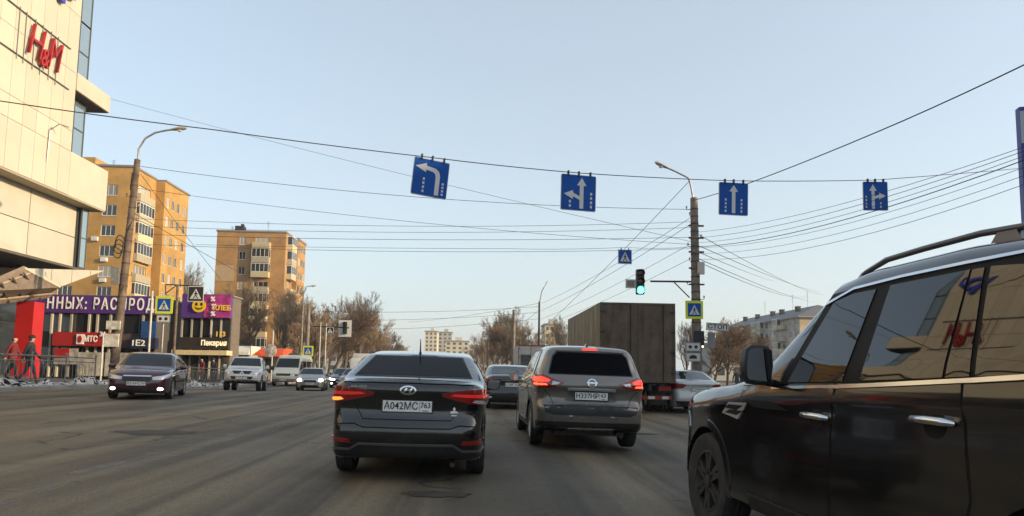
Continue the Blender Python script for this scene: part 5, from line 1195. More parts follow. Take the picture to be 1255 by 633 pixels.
def shop_two():
    Y = 54.; x0, x1 = P(222, 400, Y).x, P(282, 400, Y).x; cx = (x0+x1)/2; T = empty('corner_shop', (cx, Y+3, 0), 0, 'small two-level shop with a purple and pink banner and yellow disc beside the crossing sign', 'shop'); off = Vector((-cx, -(Y+3), 0))
    def bx(name, a, b, ma, par=None): k = MB(); k.box(Vector(a)+off, Vector(b)+off); return k.build(name, ma, par or T)
    zt, zb = P(250, 361, Y).z, P(250, 390, Y).z; z2, z1 = P(250, 414, Y).z, P(250, 428, Y).z
    bx('wall', (x0, Y+.3, -.2), (x1, Y+2.2, zt-.15), mat('shop_wall_tan', (.14, .115, .09), .8, var=.2)); bx('roof', (x0-.1, Y+.2, zt-.15), (x1+.1, Y+2.3, zt-.02), COPING)
    n = 5
    for i in range(n):
        xa = x0+(x1-x0)*i/n; xb = x0+(x1-x0)*(i+1)/n; bx('upper_pane', (xa+.08, Y+.2, z2+.05), (xb-.08, Y+.28, zb-.05), GLD); bx('lower_pane', (xa+.06, Y+.2, .35), (xb-.06, Y+.28, z1-.6), mat('shop_glass_warm', (.07, .06, .045), .08, spec=.8, var=.7, vscale=1.5))
        bx('column', (xa-.06, Y+.1, .2), (xa+.06, Y+.29, zb), mat('column_pale', (.42, .38, .32), .7))
    bn = bx('banner', (x0, Y-.1, zb), (x1, Y+.25, zt), PURP); w = x1-x0; bx('banner_pink', (x0+w*.46, Y-.13, zb+.05), (x1, Y-.103, zt-.05), mat('banner_pink', (.36, .03, .20), .55, var=.5, vscale=2.2), bn)
    d = P(244, 375, Y-.2); k = MB(); k.prism(ell(0, 0, .54, .54, 28), 0, .05, Matrix.Translation(d+off) @ FACE_Y); dd_ = k.build('yellow_disc', mat('disc_yellow', (.75, .48, .02), .5), bn)
    k = MB()
    for sx in (-.2, .2): k.prism(ell(sx, .12, .1, .14, 12), .051, .06, Matrix.Translation(d+off) @ FACE_Y)
    k.prism([(-.35, -.1), (-.2, -.28), (0, -.34), (.2, -.28), (.35, -.1), (.25, -.12), (.12, -.2), (-.12, -.2), (-.25, -.12)], .051, .06, Matrix.Translation(d+off) @ FACE_Y); k.build('face_marks', INK, dd_)
    for (px, py, s) in ((261, 367, .5), (262, 376, .5), (261, 385, .5), (272, 378, .55)): text('%' if px < 265 else 'ХЛЕБ', s, P(px, py, Y-.25)+off, LWHITE if px < 265 else mat('letter_yellow', (.8, .5, .08), .5), bn, 'Y', .03, .02)
    s = bx('shop_sign', (x0, Y-.15, z1), (x1, Y+.28, z2), mat('sign_brown', (.03, .022, .018), .5)); text('Пекарня', .58, P(262, 421, Y-.3)+off, mat('letter_cream', (.85, .74, .5), .5, emit=((1, .8, .5), .25)), s, 'Y', .03, .015, .85)
    bx('canopy', (x0-.2, Y-1.0, z1-.5), (x1+.2, Y+.25, z1-.12), mat('canopy_cream', (.62, .50, .28), .6, var=.15))
    for px, t_ in ((270, '113'),): text(t_, .55, P(px, 410, Y-.2)+off, mat('letter_yellow', (.8, .5, .08), .5), T, 'Y', .03, .02)
shop_two()
def kiosk(px0, px1, pyt, Y, ma, roofm, name, label, hbase=2.4):
    x0, x1 = P(px0, 430, Y).x, P(px1, 430, Y).x; zt = P((px0+px1)/2, pyt, Y).z; cx = (x0+x1)/2; T = empty(name, (cx, Y+1.5, g(cx, Y)), 0, label, 'kiosk'); w = (x1-x0)/2; zt -= g(cx, Y)
    k = MB(); k.box((-w, -1.3, 0), (w, 1.5, zt-.9)); k.build('wall', mat('kiosk_wall', (.35, .30, .24), .7, var=.3), T)
    k = MB(); N = 8; pr = [(-1.9+.9*(1-math.cos(q)), zt-.9+.9*math.sin(q)) for q in np.linspace(0, math.pi/2, N)]+[(1.6, zt), (1.6, zt-.2), (-1.2, zt-.95)]
    k.prism(pr, -w-.2, w+.2, Matrix(((0, 0, 1, 0), (1, 0, 0, 0), (0, 1, 0, 0), (0, 0, 0, 1)))); k.build('awning', roofm, T, 40)
    n = 4
    for i in range(n): k = MB(); xa = -w+2*w*i/n; k.box((xa+.06, -1.36, .8), (xa+2*w/n-.06, -1.305, zt-1.1)); k.build('pane', GLD, T)
    k = MB(); k.box((-w+.2, -1.98, zt-.72), (-w+.9, -1.9, zt-.3)); k.build('sign_disc', mat('disc_yellow', (.75, .48, .02), .5), T)
kiosk(303, 346, 427, 71, None, mat('awning_orange', (.60, .085, .02), .6, var=.25, vscale=1.2), 'orange_kiosk', 'street kiosk under a bright orange awning behind the white pickup')
kiosk(281, 304, 424, 66, None, mat('awning_white', (.6, .58, .52), .6, var=.2), 'white_kiosk', 'street kiosk with a rounded white awning left of the orange one')
# terrace of flats along the right-hand pavement, beside and behind the camera: it keeps the carriageway in shade
def side_block():
    X, Y0, Y1, H = 34., -75., 37.5, 15.6; T = empty('long_apartment_block', (X+6, -20, 0), 0, 'long apartment block on the right side of the street shading the carriageway', 'building'); off = Vector((-(X+6), 20, 0))
    pan = mat('side_block_wall', (.36, .32, .27), .9, var=.25, vscale=.6); fh = 2.75; ws = []
    for f in range(5):
        for u in np.arange(1.5, Y1-Y0-2, 3.4): ws.append((float(u), float(u)+1.5, 1.+f*fh+.5, 1.+f*fh+2.))
    org = Vector((X, Y1, 0))+off; wall(T, 'wall', org, (0, -1, 0), Y1-Y0, H, ws, pan)
    for o in ws: window(T, org, (0, -1, 0), o, 2)
    k = MB(); p = [(X, Y0), (X+12, Y0), (X+12, Y1), (X, Y1)]
    for i in (0, 1, 2): (x0, y0), (x1, y1) = p[i], p[i+1]; k.add([Vector((x0, y0, 0))+off, Vector((x1, y1, 0))+off, Vector((x1, y1, H))+off, Vector((x0, y0, H))+off], [(0, 1, 2, 3)])
    k.build('wall', pan, T); k = MB(); k.add([Vector(q)+off for q in ((X-.5, Y0-.5, H), (X+12.5, Y0-.5, H), (X+12.5, Y1+.5, H), (X-.5, Y1+.5, H), (X+6, Y0+3, H+2.2), (X+6, Y1-3, H+2.2))], [(0, 1, 4), (1, 2, 5, 4), (2, 3, 5), (3, 0, 4, 5), (3, 2, 1, 0)]); k.build('roof', mat('slate_grey_roof', (.1, .105, .115), .6), T)
side_block()
# ------------------------------------------------------------------ poles, lamps, signs, lights, wires
SBLUE = mat('sign_blue', (.007, .075, .34), .7, var=.06, spec=.2); SWHITE = mat('sign_white', (.55, .56, .56), .6); SYEL = mat('sign_yellow_green', (.62, .66, .02), .5); SGREY = mat('sign_back', (.25, .25, .26), .5, .5); SBLK = mat('sign_black', (.012, .012, .014), .5)
def plane_poly(k, poly, z, M): k.prism(poly, z, z+.004, M)
def frame_yaw(loc, yaw, tilt=0.): return Matrix.Translation(loc) @ Matrix.Rotation(yaw, 4, 'Z') @ FACE_Y @ Matrix.Rotation(tilt, 4, 'Z')
def rrect(w, h, r, n=4, cx=0, cy=0):
    o = []
    for (sx, sy, a0) in ((1, 1, 0), (-1, 1, 90), (-1, -1, 180), (1, -1, 270)):
        for i in range(n+1): A = rad(a0+90*i/n); o.append((cx+sx*(w/2-r)+r*math.cos(A), cy+sy*(h/2-r)+r*math.sin(A)))
    return o
def lane_sign(kind, px, py, Y, size, yaw, tilt, label):
    """hanging blue lane board: white edge, arrow, dashed lane lines, three clips on the wire"""
    c = P(px, py, Y); T = empty('lane_sign', c, yaw, label, 'road sign', 'lane direction boards hung on the cross wire'); T.rotation_euler = (0, tilt, yaw); w, h = size
    k = MB(); k.prism(rrect(w, h, .04), -.03, 0, FACE_Y); k.build('board', SWHITE, T)
    k = MB(); k.prism(rrect(w-.028, h-.028, .03), .001, .006, FACE_Y); k.build('blue_face', SBLUE, T)
    a = MB(); z0, z1 = .0065, .011; u = w
    def pr(poly): a.prism([(x*w, y*h) for x, y in poly], z0, z1, FACE_Y)
    if kind == 'left':
        pr([(.14, -.44), (.26, -.44), (.26, .10), (.22, .20), (.12, .27), (-.14, .31), (-.14, .20), (.06, .17), (.12, .12), (.14, .05)]); a.prism([(x*w, y*h) for x, y in [(-.44, .26), (-.14, .38), (-.14, .13)]], z0, z1, FACE_Y)
    if kind == 'left_straight':
        pr([(.03, -.44), (.14, -.44), (.14, .20), (.03, .20)]); pr([(-.05, .20), (.22, .20), (.085, .42)]); pr([(.028, -.10), (-.16, -.01), (-.16, -.11), (.028, -.20)]); pr([(-.16, .06), (-.16, -.19), (-.42, -.05)])
    if kind == 'straight':
        pr([(-.06, -.44), (.06, -.44), (.06, .22), (-.06, .22)]); pr([(-.15, .22), (.15, .22), (0, .42)])
    if kind == 'right_straight':
        pr([(-.16, -.44), (-.04, -.44), (-.04, .18), (-.16, .18)]); pr([(-.25, .18), (.05, .18), (-.10, .40)]); pr([(-.038, -.10), (.14, -.06), (.14, .04), (-.038, -.0)]); pr([(.14, .12), (.14, -.14), (.40, .0)])
    a.build('arrow', SWHITE, T)
    d = MB(); cols = {'left': ((-.18, -.02, 4), (.36, -.08, 4)), 'left_straight': ((-.24, -.22, 2), (.36, .02, 4)), 'straight': ((-.27, .0, 4), (.27, .0, 4)), 'right_straight': ((-.38, .0, 4), (.2, -.22, 2))}[kind]
    for (x, top, n) in cols:
        for i in range(n):
            y1 = top-(top+.46)*i/n; y0 = y1-(top+.46)/n*.6; d.prism([((x-.028)*w, y0*h), ((x+.028)*w, y0*h), ((x+.028)*w, y1*h), ((x-.028)*w, y1*h)], z0, z1, FACE_Y)
    d.build('lane_dashes', SWHITE, T)
    for x in (-.3, 0, .33): k = MB(); k.box((x*w-.02, -.03, h/2-.04), (x*w+.02, .045, h/2+.09)); k.build('clip', SBLK, T)
    return c, h
SIGNS = []
for kd, px, py, Y, sz, yw, tl, lab in (('left', 527.5, 218.5, 15.2, (.86, .90), 16, 5., 'blue hanging board with a white arrow bending left'), ('left_straight', 709, 236.5, 16.2, (.93, .93), 8, 1., 'blue hanging board with white straight and left arrows'),
                                      ('straight', 899, 244, 17.7, (.84, .94), 0, 1.5, 'blue hanging board with a single straight white arrow'), ('right_straight', 1073, 240.5, 20., (.78, .95), -6, .5, 'blue hanging board with white straight and right arrows')):
    c_, h_ = lane_sign(kd, px, py, Y, sz, rad(yw), rad(tl), lab); SIGNS.append(c_+Vector((0, .0, h_/2+.05)))
def wire(pts, r_=.014, sag=0., label=None, name='cable', n=14, group='overhead cables over the crossing'):
    """a sagging cable through two or more points"""
    out = []; r = r_*.78
    for i in range(len(pts)-1):
        a, b = Vector(pts[i]), Vector(pts[i+1]); m_ = n if len(pts) == 2 else 5
        for j in range(m_+(1 if i == len(pts)-2 else 0)): t = j/m_; q = a.lerp(b, t); q.z -= sag*4*t*(1-t); out.append(q)
    k = MB(); k.tube(out, r, 5); o = k.build(name, WIREM); tag(o, label, 'cable', group); return o
S0 = Vector((-23.9, 8.9, 8.2)); S9 = P(1290, 203, 26)
wire([S0, P(0, 124, 12.2), P(260, 159, 13.6)]+SIGNS+[S9], .014, .02, 'cable carrying the four blue lane boards across the street', 'span_wire')

def lamp_head(parent, base, tip, r=.045, drop=.1):
    b, t = Vector(base), Vector(tip); d = (t-b).normalized()
    k = MB(); q = t+d*.05; side = d.cross(Vector((0, 0, 1))).normalized(); o = []
    prof = [(-.05, .05, .05), (.12, .10, .08), (.4, .15, .12), (.62, .13, .10), (.72, .05, .04)]; n = 8
    for (s_, ww, hh) in prof:
        for i in range(n): A = 2*math.pi*i/n; o.append(t+d*s_+side*ww*math.cos(A)+Vector((0, 0, 1))*hh*math.sin(A)*(1 if math.sin(A) > 0 else .7))
    fs = [(i*n+j, i*n+(j+1) % n, (i+1)*n+(j+1) % n, (i+1)*n+j) for i in range(len(prof)-1) for j in range(n)]+[tuple(range(n)), tuple(range((len(prof)-1)*n, len(prof)*n))]
    k.add(o, fs); hd = k.build('lamp_head', mat('lamp_shell', (.45, .44, .42), .4, .3), parent, 50)
    k = MB(); k.lathe([(.11, -.09), (.10, -.12), (.05, -.15), (.01, -.16)], 10, Matrix.Translation(t+d*.4)); k.build('lamp_glass', mat('lamp_lens', (.7, .7, .68), .15), hd, 50)
def concrete_pole(name, label, base, top, arm_pts, r0=.17, r1=.11, bands=8, mt=None, junk=True, group=None):
    b, t = Vector(base), Vector(top); T = empty(name, b, 0, label, 'lamp post', group); L = lambda q: Vector(q)-b
    n = 9; k = MB(); k.tube([L(b.lerp(t, i/n)) for i in range(n+1)], [r0+(r1-r0)*i/n for i in range(n+1)], 12); k.build('post', mt or CONC, T, 50)
    k = MB(); k.tube([L(q) for q in arm_pts], [.045]*len(arm_pts), 8); k.build('lamp_arm', METAL, T, 60)
    lamp_head(T, L(arm_pts[-2]), L(arm_pts[-1]))
    if junk:
        rnd = random.Random(len(label))
        for i in range(bands):
            f = .38+.6*i/bands; q = b.lerp(t, f); rr = r0+(r1-r0)*f; k = MB(); k.lathe([(rr+.012, -.03), (rr+.014, .03)], 12, Matrix.Translation(L(q))); 
            A = rnd.uniform(0, 6.28); d = Vector((math.cos(A), math.sin(A), 0)); k.tube([L(q)+d*rr, L(q)+d*(rr+.18), L(q)+d*(rr+.18)+Vector((0, 0, .1))], .014, 5); k.build('clamp_band', mat('clamp_rust', (.10, .06, .045), .8, .3, var=.4), T)
            k = MB(); k.lathe([(.03, 0), (.045, .03), (.03, .06), (.045, .09), (.02, .12)], 8, Matrix.Translation(L(q)+d*(rr+.18)+Vector((0, 0, .06)))); k.build('insulator', mat('porcelain', (.35, .28, .22), .3), T)
    return T
# left lamp post
LB = Vector((-16.75, 31.2, float(pave_z(-16.75, 31.2))-.02)); LT = P(168.5, 196, 31.2)
arm = [LT+Vector((0, 0, -.5)), P(170, 183, 31.2), P(178, 170, 31.2), P(190, 163, 31.2), P(204, 160, 31.2), P(210, 159.3, 31.2)]
lpst = concrete_pole('concrete_lamp_post', 'weathered concrete lamp post with curved lamp arm in front of the purple banner', LB, LT, arm, .20, .13, 12, CONC2)
k = MB(); k.box((-.22, -.30, 4.6), (.12, -.17, 5.4)); k.build('junction_box', METAL, lpst)
rnd = random.Random(2); cl = MB()
for i in range(3):                                            # coiled spare cable
    cc = LT-LB; f = .62-.02*i; q = cc*f
    pts = [q+Vector((-.28+.02*math.sin(a*3), -.2-.03*i, 0))+Vector((.20*math.cos(a), 0, .33*math.sin(a))) for a in np.linspace(0, 6.28, 20)]; cl.tube(pts, .025, 5)
cl.build('cable_coil', WIREM, lpst)
for q in (((-.35, -.28, 1.7), (.3, -.22, 2.3)), ((-.3, -.27, 2.5), (.32, -.21, 2.9))): k = MB(); k.box(*q); k.build('notice', mat('paper_notice', (.5, .48, .42), .8, var=.4, vscale=5), lpst)
k = MB(); zz = [i*.6+2 for i in range(14)]; k.tube([Vector((.17*math.cos(i*1.3), .17*math.sin(i*1.3)-.02, z))+(LT-LB)*(z/11)*Vector((1, 1, 0)) for i, z in enumerate(zz)], .02, 5); k.build('loose_cable', WIREM, lpst)
# right lamp post
RB = Vector((10.62, 31.0, g(10.6, 31)+.1)); RT = P(850.5, 243, 31.0)
arm = [RT+Vector((0, 0, -.4)), P(847.5, 232, 31), P(845, 222, 31), P(843, 218, 31), P(828, 210.5, 31), P(819, 206.5, 31)]
rp = concrete_pole('concrete_lamp_post', 'concrete lamp post with many cables, traffic light arm and yellow-edged crossing sign', RB, RT, arm, .25, .18, 16)
LR = lambda q: Vector(q)-RB
k = MB(); 
for z in (5.6, 6.4, 7.2, 7.9, 8.5): k.box((-.36, -.06, z), (.38, .06, z+.07))
k.build('cross_arm', mat('clamp_rust', (.1, .06, .045), .8, .3), rp)
k = MB(); k.box((-.02, -.32, 6.1), (.30, -.17, 6.7)); k.build('junction_box', mat('box_white', (.5, .48, .42), .6), rp)
k = MB(); k.tube([LR(P(847, 345.5, 31)), LR(P(797, 345, 31))], .045, 8); k.tube([LR(P(845, 365, 31)), LR(P(826, 346, 31))], .03, 6); k.build('signal_arm', DARKMETAL, rp)
def traffic_light(label, px, py, Y, hgt, lit, name='traffic_light', back=True, yaw=0.):
    c = P(px, py, Y); T = empty(name, c, yaw, label, 'traffic light'); s = hgt/3; w = s*.95
    k = MB(); k.prism(rrect(w, hgt, .05), -.2, 0, FACE_Y); k.build('housing', SBLK, T)
    for i, col in enumerate((((.05, .006, .006), None), ((.05, .03, .006), None), ((.01, .13, .07), ((.05, 1, .55), 5.)))):
        z = hgt/2-s*(i+.5); on = (lit == i)
        ma = mat('lens_%d_%s' % (i, on), col[0], .2, emit=col[1] if on else None); k = MB(); k.lathe([(s*.42, 0), (s*.40, .015), (s*.24, .03), (.005, .036)], 18, Matrix.Translation((0, -.004, z)) @ FACE_Y); k.build('lens', ma, T, 60)
        v = MB(); arc = [(s*.47*math.cos(a), s*.47*math.sin(a)) for a in np.linspace(-.25, math.pi+.25, 16)]; arc2 = [(s*.44*math.cos(a), s*.44*math.sin(a)) for a in np.linspace(math.pi+.25, -.25, 16)]
        v.prism(arc+arc2, 0, .16, Matrix.Translation((0, -.002, z)) @ FACE_Y); v.build('visor', SBLK, T)
    return T
t = traffic_light('traffic light showing green on an arm above the brown lorry', 785, 345.5, 30.9, 1.22, 2)
k = MB(); k.box((-.72, -.02, -.32), (-.24, .06, .10)); k.build('counter_box', mat('counter_box', (.42, .40, .36), .6), t); k = MB(); k.box((-.66, -.03, -.26), (-.3, -.021, .04)); k.build('counter_face', mat('counter_face', (.16, .15, .14), .4), t)
def ped_sign(label, px, py, Y, size, yellow, yaw=0., parent_post=None, edge=None, flip=False):
    """square blue crossing sign with a white triangle and a walking figure"""
    c = P(px, py, Y); T = empty('crossing_sign', c, yaw, label, 'road sign'); w = size
    k = MB(); k.prism(rrect(w, w*1.02, .03), -.03, 0, FACE_Y); k.build('board', SYEL if yellow else (edge or SWHITE), T)
    b = w*(.74 if yellow else .92); k = MB(); k.prism(rrect(b, b, .02), .001, .006, FACE_Y); k.build('blue_face', SBLUE if not edge else SBLK, T)
    k = MB(); k.prism([(-.40*b, -.36*b), (.40*b, -.36*b), (0, .38*b)], .0065, .010, FACE_Y); k.build('white_triangle', SWHITE, T)
    s = b; m_ = -1 if flip else 1; k = MB()
    k.prism(ell(.01*s*m_, .17*s, .045*s, .05*s, 10), .0105, .014, FACE_Y)
    for q in ([(-.05, .11), (.05, .11), (.04, -.10), (-.05, -.10)], [(-.05, .10), (-.14, -.02), (-.12, -.05), (-.02, .05)], [(.04, .09), (.13, -.02), (.11, -.05), (.02, .02)], [(-.05, -.10), (.01, -.10), (-.12, -.34), (-.19, -.34)], [(-.01, -.10), (.05, -.10), (.19, -.34), (.12, -.34)]):
        k.prism([(x*s*m_, y*s) for x, y in q][::m_], .0105, .014, FACE_Y)
    k.build('walker', SBLK, T); return T
ped_sign('yellow-edged crossing sign on the concrete post right of the brown lorry', 851, 380, 30.7, .86, True)
t = ped_sign('small blue crossing sign hanging on the wire above the brown lorry', 766, 315, 33., .74, False, rad(6))
for x in (-.2, .2):
    k = MB(); k.box((x-.02, -.02, .36), (x+.02, .03, .46)); k.build('clip', SBLK, t)
def plate_sign(name, label, px, py, Y, w, h, txt=None, size=.2, ma=SWHITE, yaw=0., roll_=0., marks=None, tm=INK):
    c = P(px, py, Y); T = empty(name, c, yaw, label, 'road sign'); T.rotation_euler = (0, roll_, yaw)
    k = MB(); k.prism(rrect(w, h, .02), -.02, 0, FACE_Y); k.build('board', ma, T)
    k = MB(); e = .018; k.prism(rrect(w-.02, h-.02, .02), .0005, .002, FACE_Y); k.build('rim', INK, T); k = MB(); k.prism(rrect(w-.06, h-.06, .015), .0025, .004, FACE_Y); k.build('face', ma, T)
    if txt: text(txt, size, (0, -.008, 0), tm, T, 'Y', .004, .006, 1.1)
    if marks:
        k = MB()
        for q in marks: k.prism(q, .0045, .007, FACE_Y)
        k.build('marks', INK, T)
    return T
plate_sign('stop_line_sign', 'white plate reading СТОП hanging right of the yellow-edged crossing sign', 879.5, 401, 30.6, 1.08, .36, 'СТОП', .30, yaw=rad(-4), roll_=rad(3.5))
plate_sign('information_plate', 'white plate with two black dots under the yellow-edged crossing sign by the lorry', 849.5, 425.5, 30.6, .72, .42, marks=[ell(-.14, 0, .085, .085, 12), ell(.14, 0, .085, .085, 12)])
plate_sign('information_plate', 'white plate with a dark car outline, lowest on the right concrete post', 849.5, 438, 30.6, .72, .42, marks=[[(-.18, -.08), (.18, -.08), (.18, .03), (.08, .1), (-.08, .1), (-.18, .03)]])
k = MB(); k.box((-.28, -.32, 2.55), (.24, -.2, 3.35)); b_ = k.build('signal_back', SBLK, rp); k = MB(); k.lathe([(.05, 0), (.04, .02)], 8, Matrix.Translation((.16, -.32, 2.6)) @ FACE_Y); k.build('signal_lamp', mat('amber_small', (.7, .5, .3), .4, emit=((1, .75, .4), 2.)), b_)
k = MB(); k.box((.5, -.1, 2.55), (.85, -.04, 3.3)); k.box((.2, -.09, 2.9), (.5, -.05, 2.95)); k.build('sign_back', SGREY, rp)
# left crossing signs, posts and lights
def post(name, label, px, pyt, Y, r=.045, ma=METAL, lean=0., cat='post', base=None):
    t = P(px, pyt, Y); zb = float(pave_z(t.x, Y)) if t.x < -15.5 else g(t.x, Y)+.1; T = empty(name, (t.x-lean, Y, zb), 0, label, cat); k = MB(); k.tube([(0, 0, -.05), (lean, 0, t.z-zb)], [r*1.1, r], 10); k.build('shaft', ma, T, 60); return T
ped_sign('yellow-edged crossing sign before the purple banner shop', 201, 374, 33.6, .86, True); post('sign_post', 'thin grey post carrying the yellow-edged crossing sign', 202, 366, 33.72)
plate_sign('information_plate', 'white plate with two black dots below the crossing sign before the purple banner', 200, 391, 33.6, .66, .36, marks=[ell(-.14, 0, .085, .085, 12), ell(.14, 0, .085, .085, 12)])
t = post('signal_post', 'dark signal post with a gantry arm holding the crossing sign before the corner shop', 218, 349, 36.5, .07, mat('post_rust', (.14, .10, .075), .7, .2, var=.4)); z0 = P(218, 349, 36.5)-t.location
k = MB(); a_ = Vector(P(203, 349, 36.5))-t.location; b_ = Vector(P(246, 351, 36.5))-t.location; k.tube([a_, b_], .035, 6); k.tube([Vector(P(203, 360, 36.5))-t.location, Vector(P(216, 350, 36.5))-t.location], .03, 6); k.tube([a_, Vector(P(203, 362, 36.5))-t.location], .03, 6); k.build('gantry_arm', DARKMETAL, t)
ped_sign('dark-framed crossing sign on the gantry arm in front of the yellow disc', 240, 360.5, 36.35, .84, False, 0, edge=SWHITE, flip=True)
for px, pyt, Y, lab in ((187, 357, 34.6, 'thin white post left of the yellow-edged crossing sign'), (127, 408, 40., 'slim white post before the red shop sign')): post('white_post', lab, px, pyt, Y, .05, mat('post_white', (.5, .48, .44), .6, var=.2))
t = post('signal_post', 'pale signal post with short gantry arm beside the white minibus', 393, 395, 60., .07, METAL); k = MB(); k.tube([Vector(P(383, 400, 60))-t.location, Vector(P(428, 402, 60))-t.location], .05, 6); k.build('gantry_arm', DARKMETAL, t)
t = traffic_light('far traffic light with a white backboard on the gantry beside the minibus', 422.5, 402, 59.8, 1.1, 9); k = MB(); k.box((-.6, .21, -.8), (.55, .26, .7)); k.build('backboard', SWHITE, t)
ped_sign('small dark-framed crossing sign on the far gantry beside the minibus', 404.5, 405.5, 59.8, .62, False, 0, edge=SWHITE)
ped_sign('yellow-edged crossing sign above the roof of the white minibus', 377.5, 430.5, 62., .95, True); post('sign_post', 'grey post carrying the crossing sign over the minibus', 378, 424, 62.1)
for px, pyt, Y, lab in ((378.5, 377, 64., 'pale concrete stub post left of the far gantry'), (630, 380, 72., 'bare concrete post left of the dark lamp post'), (598, 420, 110., 'short concrete post far off by the bare trees')):
    post('concrete_post', lab, px, pyt, Y, .17, CONC)
t = post('sign_post', 'leaning pale post holding the round price board before the orange kiosk', 335, 405, 63., .06, mat('post_white', (.5, .48, .44), .6)); c_ = Vector(P(332, 430, 62.9))-t.location; k = MB(); k.prism(ell(0, 0, .55, .62, 18), 0, .05, Matrix.Translation(c_) @ FACE_Y); k.build('round_board', mat('board_round', (.55, .5, .45), .6, var=.6, vscale=4), t)
def far_lamp(name, label, px, pyb, pyt, Y, tips, r=.13, ma=CONC, lean=0.):
    t = P(px, pyt, Y); b = Vector((t.x-lean, Y, g(t.x, Y))); T = empty(name, b, 0, label, 'lamp post', 'street lamp posts along the avenue'); k = MB(); k.tube([(0, 0, 0), t-b], [r, r*.6], 8); k.build('post', ma, T, 60)
    for (tx, ty) in tips:
        q = P(tx, ty, Y)-b; m_ = (t-b).lerp(q, .45)+Vector((0, 0, .35)); k = MB(); k.tube([t-b-Vector((0, 0, .3)), m_, q], .05, 6); k.build('lamp_arm', METAL, T, 60); lamp_head(T, m_, q)
far_lamp('dark_lamp_post', 'dark lamp post with curved arm behind the white box lorry', 661, 445, 370, 66, [(667, 352)], .15, mat('post_black', (.035, .032, .03), .8, var=.3))
far_lamp('far_lamp_post', 'lamp post with two lamp heads beside the tan tower', 372, 440, 358, 78, [(380, 351)], .15); 
far_lamp('far_lamp_post', 'lamp post with a long curved arm among the bare trees', 400, 440, 396, 70, [(418, 386)], .10, METAL)
# pylon sign at the right edge
c_ = P(1252, 130, 21); T = empty('blue_pylon_sign', (c_.x+.75, 21, g(c_.x, 21)), rad(-18), 'tall dark blue pylon sign behind the black off-roader', 'sign'); hz = c_.z-g(c_.x, 21)
k = MB(); k.box((-.75, -.14, 2.2), (.75, .14, hz)); k.build('panel', mat('pylon_blue', (.012, .02, .22), .4, var=.15), T); k = MB(); k.box((-.74, -.15, hz-1.3), (.3, -.141, hz-.15)); k.build('pale_patch', mat('pylon_pale', (.35, .36, .45), .5), T); k = MB(); k.tube([(0, 0, 0), (0, 0, 2.25)], .13, 10); k.build('shaft', METAL, T)

# cables: between the two lamp posts, along the avenue and towards the flats
def LPp(f): return LB.lerp(LT, f)
def RPp(py): return P(849.5, py, 30.95)
cab = [
 ([P(171, 204, 31.2), RPp(257)], .015, .45, 'topmost cable strung between the two concrete lamp posts'),
 ([P(168, 231, 31.2), RPp(300)], .012, .28, 'steeply falling cable from the left lamp post to the right one'),
 ([P(164, 268, 31.2), RPp(272)], .012, .30, 'upper of the level cables between the lamp posts'),
 ([P(164, 277, 31.2), RPp(279)], .012, .28, 'second of the level cables between the lamp posts'),
 ([P(163, 287, 31.2), RPp(291)], .013, .20, 'third of the level cables between the lamp posts'),
 ([P(163, 299, 31.2), RPp(305)], .012, .26, 'lowest of the level cables between the lamp posts'),
 ([P(134, 121, 42.), RPp(297)], .012, .2, 'cable from the cream ledge of the mall down to the right lamp post'),
 ([P(172, 213, 31.2), P(270, 342, 45)], .016, .1, 'cable running from the left lamp post down to the corner shop'),
 ([RPp(246), P(920, 224, 24), P(1075, 162, 17), P(1265, 75, 13)], .022, 0.03, 'thick cable rising from the right lamp post over the off-roader'),
]
for i, (y0, y1, r) in enumerate(((285, 178, .010), (292, 183, .011), (298, 189, .010), (303, 194, .017), (304, 203, .009), (311, 213, .009), (318, 224, .010))):
    cab.append(([P(853, y0, 30.9), P(1262, y1, 14.5)], r, .35+.03*i, 'cable %s of the bundle from the right lamp post towards the blue pylon' % ('first', 'second', 'third', 'fourth', 'fifth', 'sixth', 'seventh')[i]))
for i, (y0, qx, qy, Y, s) in enumerate(((286, 1010, 362, 140, .6), (300, 1005, 358, 140, .4), (316, 1000, 370, 140, .5), (320, 990, 363, 140, .9), (308, 950, 345, 140, .2))):
    cab.append(([P(853, y0, 30.9), P(qx, qy, Y)], .022, s, 'cable %s from the right lamp post to the roof of the grey flats' % ('first', 'second', 'third', 'fourth', 'fifth')[i]))
for i, (y0, qx, qy, Y, r) in enumerate(((222, 662, 405, 66, .018), (268, 664, 372, 66, .015), (276, 661, 382, 66, .017), (300, 661, 392, 66, .013), (318, 661, 400, 66, .013))):
    cab.append(([P(845, y0, 30.9), P(qx, qy, Y)], r, .25, 'avenue cable %s from the right lamp post to the dark lamp post' % ('first', 'second', 'third', 'fourth', 'fifth')[i]))
for i, (a, b) in enumerate((((660, 376), (374, 381)), ((660, 383), (374, 392)), ((660, 391), (400, 404)))):
    cab.append(([P(*a, 66), P(*b, 74)], .02, .35, 'far cable %s across the avenue to the dark lamp post' % ('high', 'middle', 'low')[i]))
for a, b, l in (((660, 372, 66), (500, 395, 120), 'far cable slanting left from the dark lamp post'), ((661, 380, 66), (598, 424, 110), 'far cable from the dark lamp post to the short concrete post'), ((165, 262, 31.2), (374, 372, 78), 'cable along the left pavement towards the twin lamp post')):
    cab.append(([P(*a), P(*b)], .02, .3, l))
for pts, r, s, l in cab: wire(pts, r, s, l)
a_ = P(640, 303, 33.5); wire([RPp(303), P(766, 303.5, 33.), P(620, 305, 34.5), P(240, 300, 37)], .012, .06, 'cable holding the small hanging crossing sign')

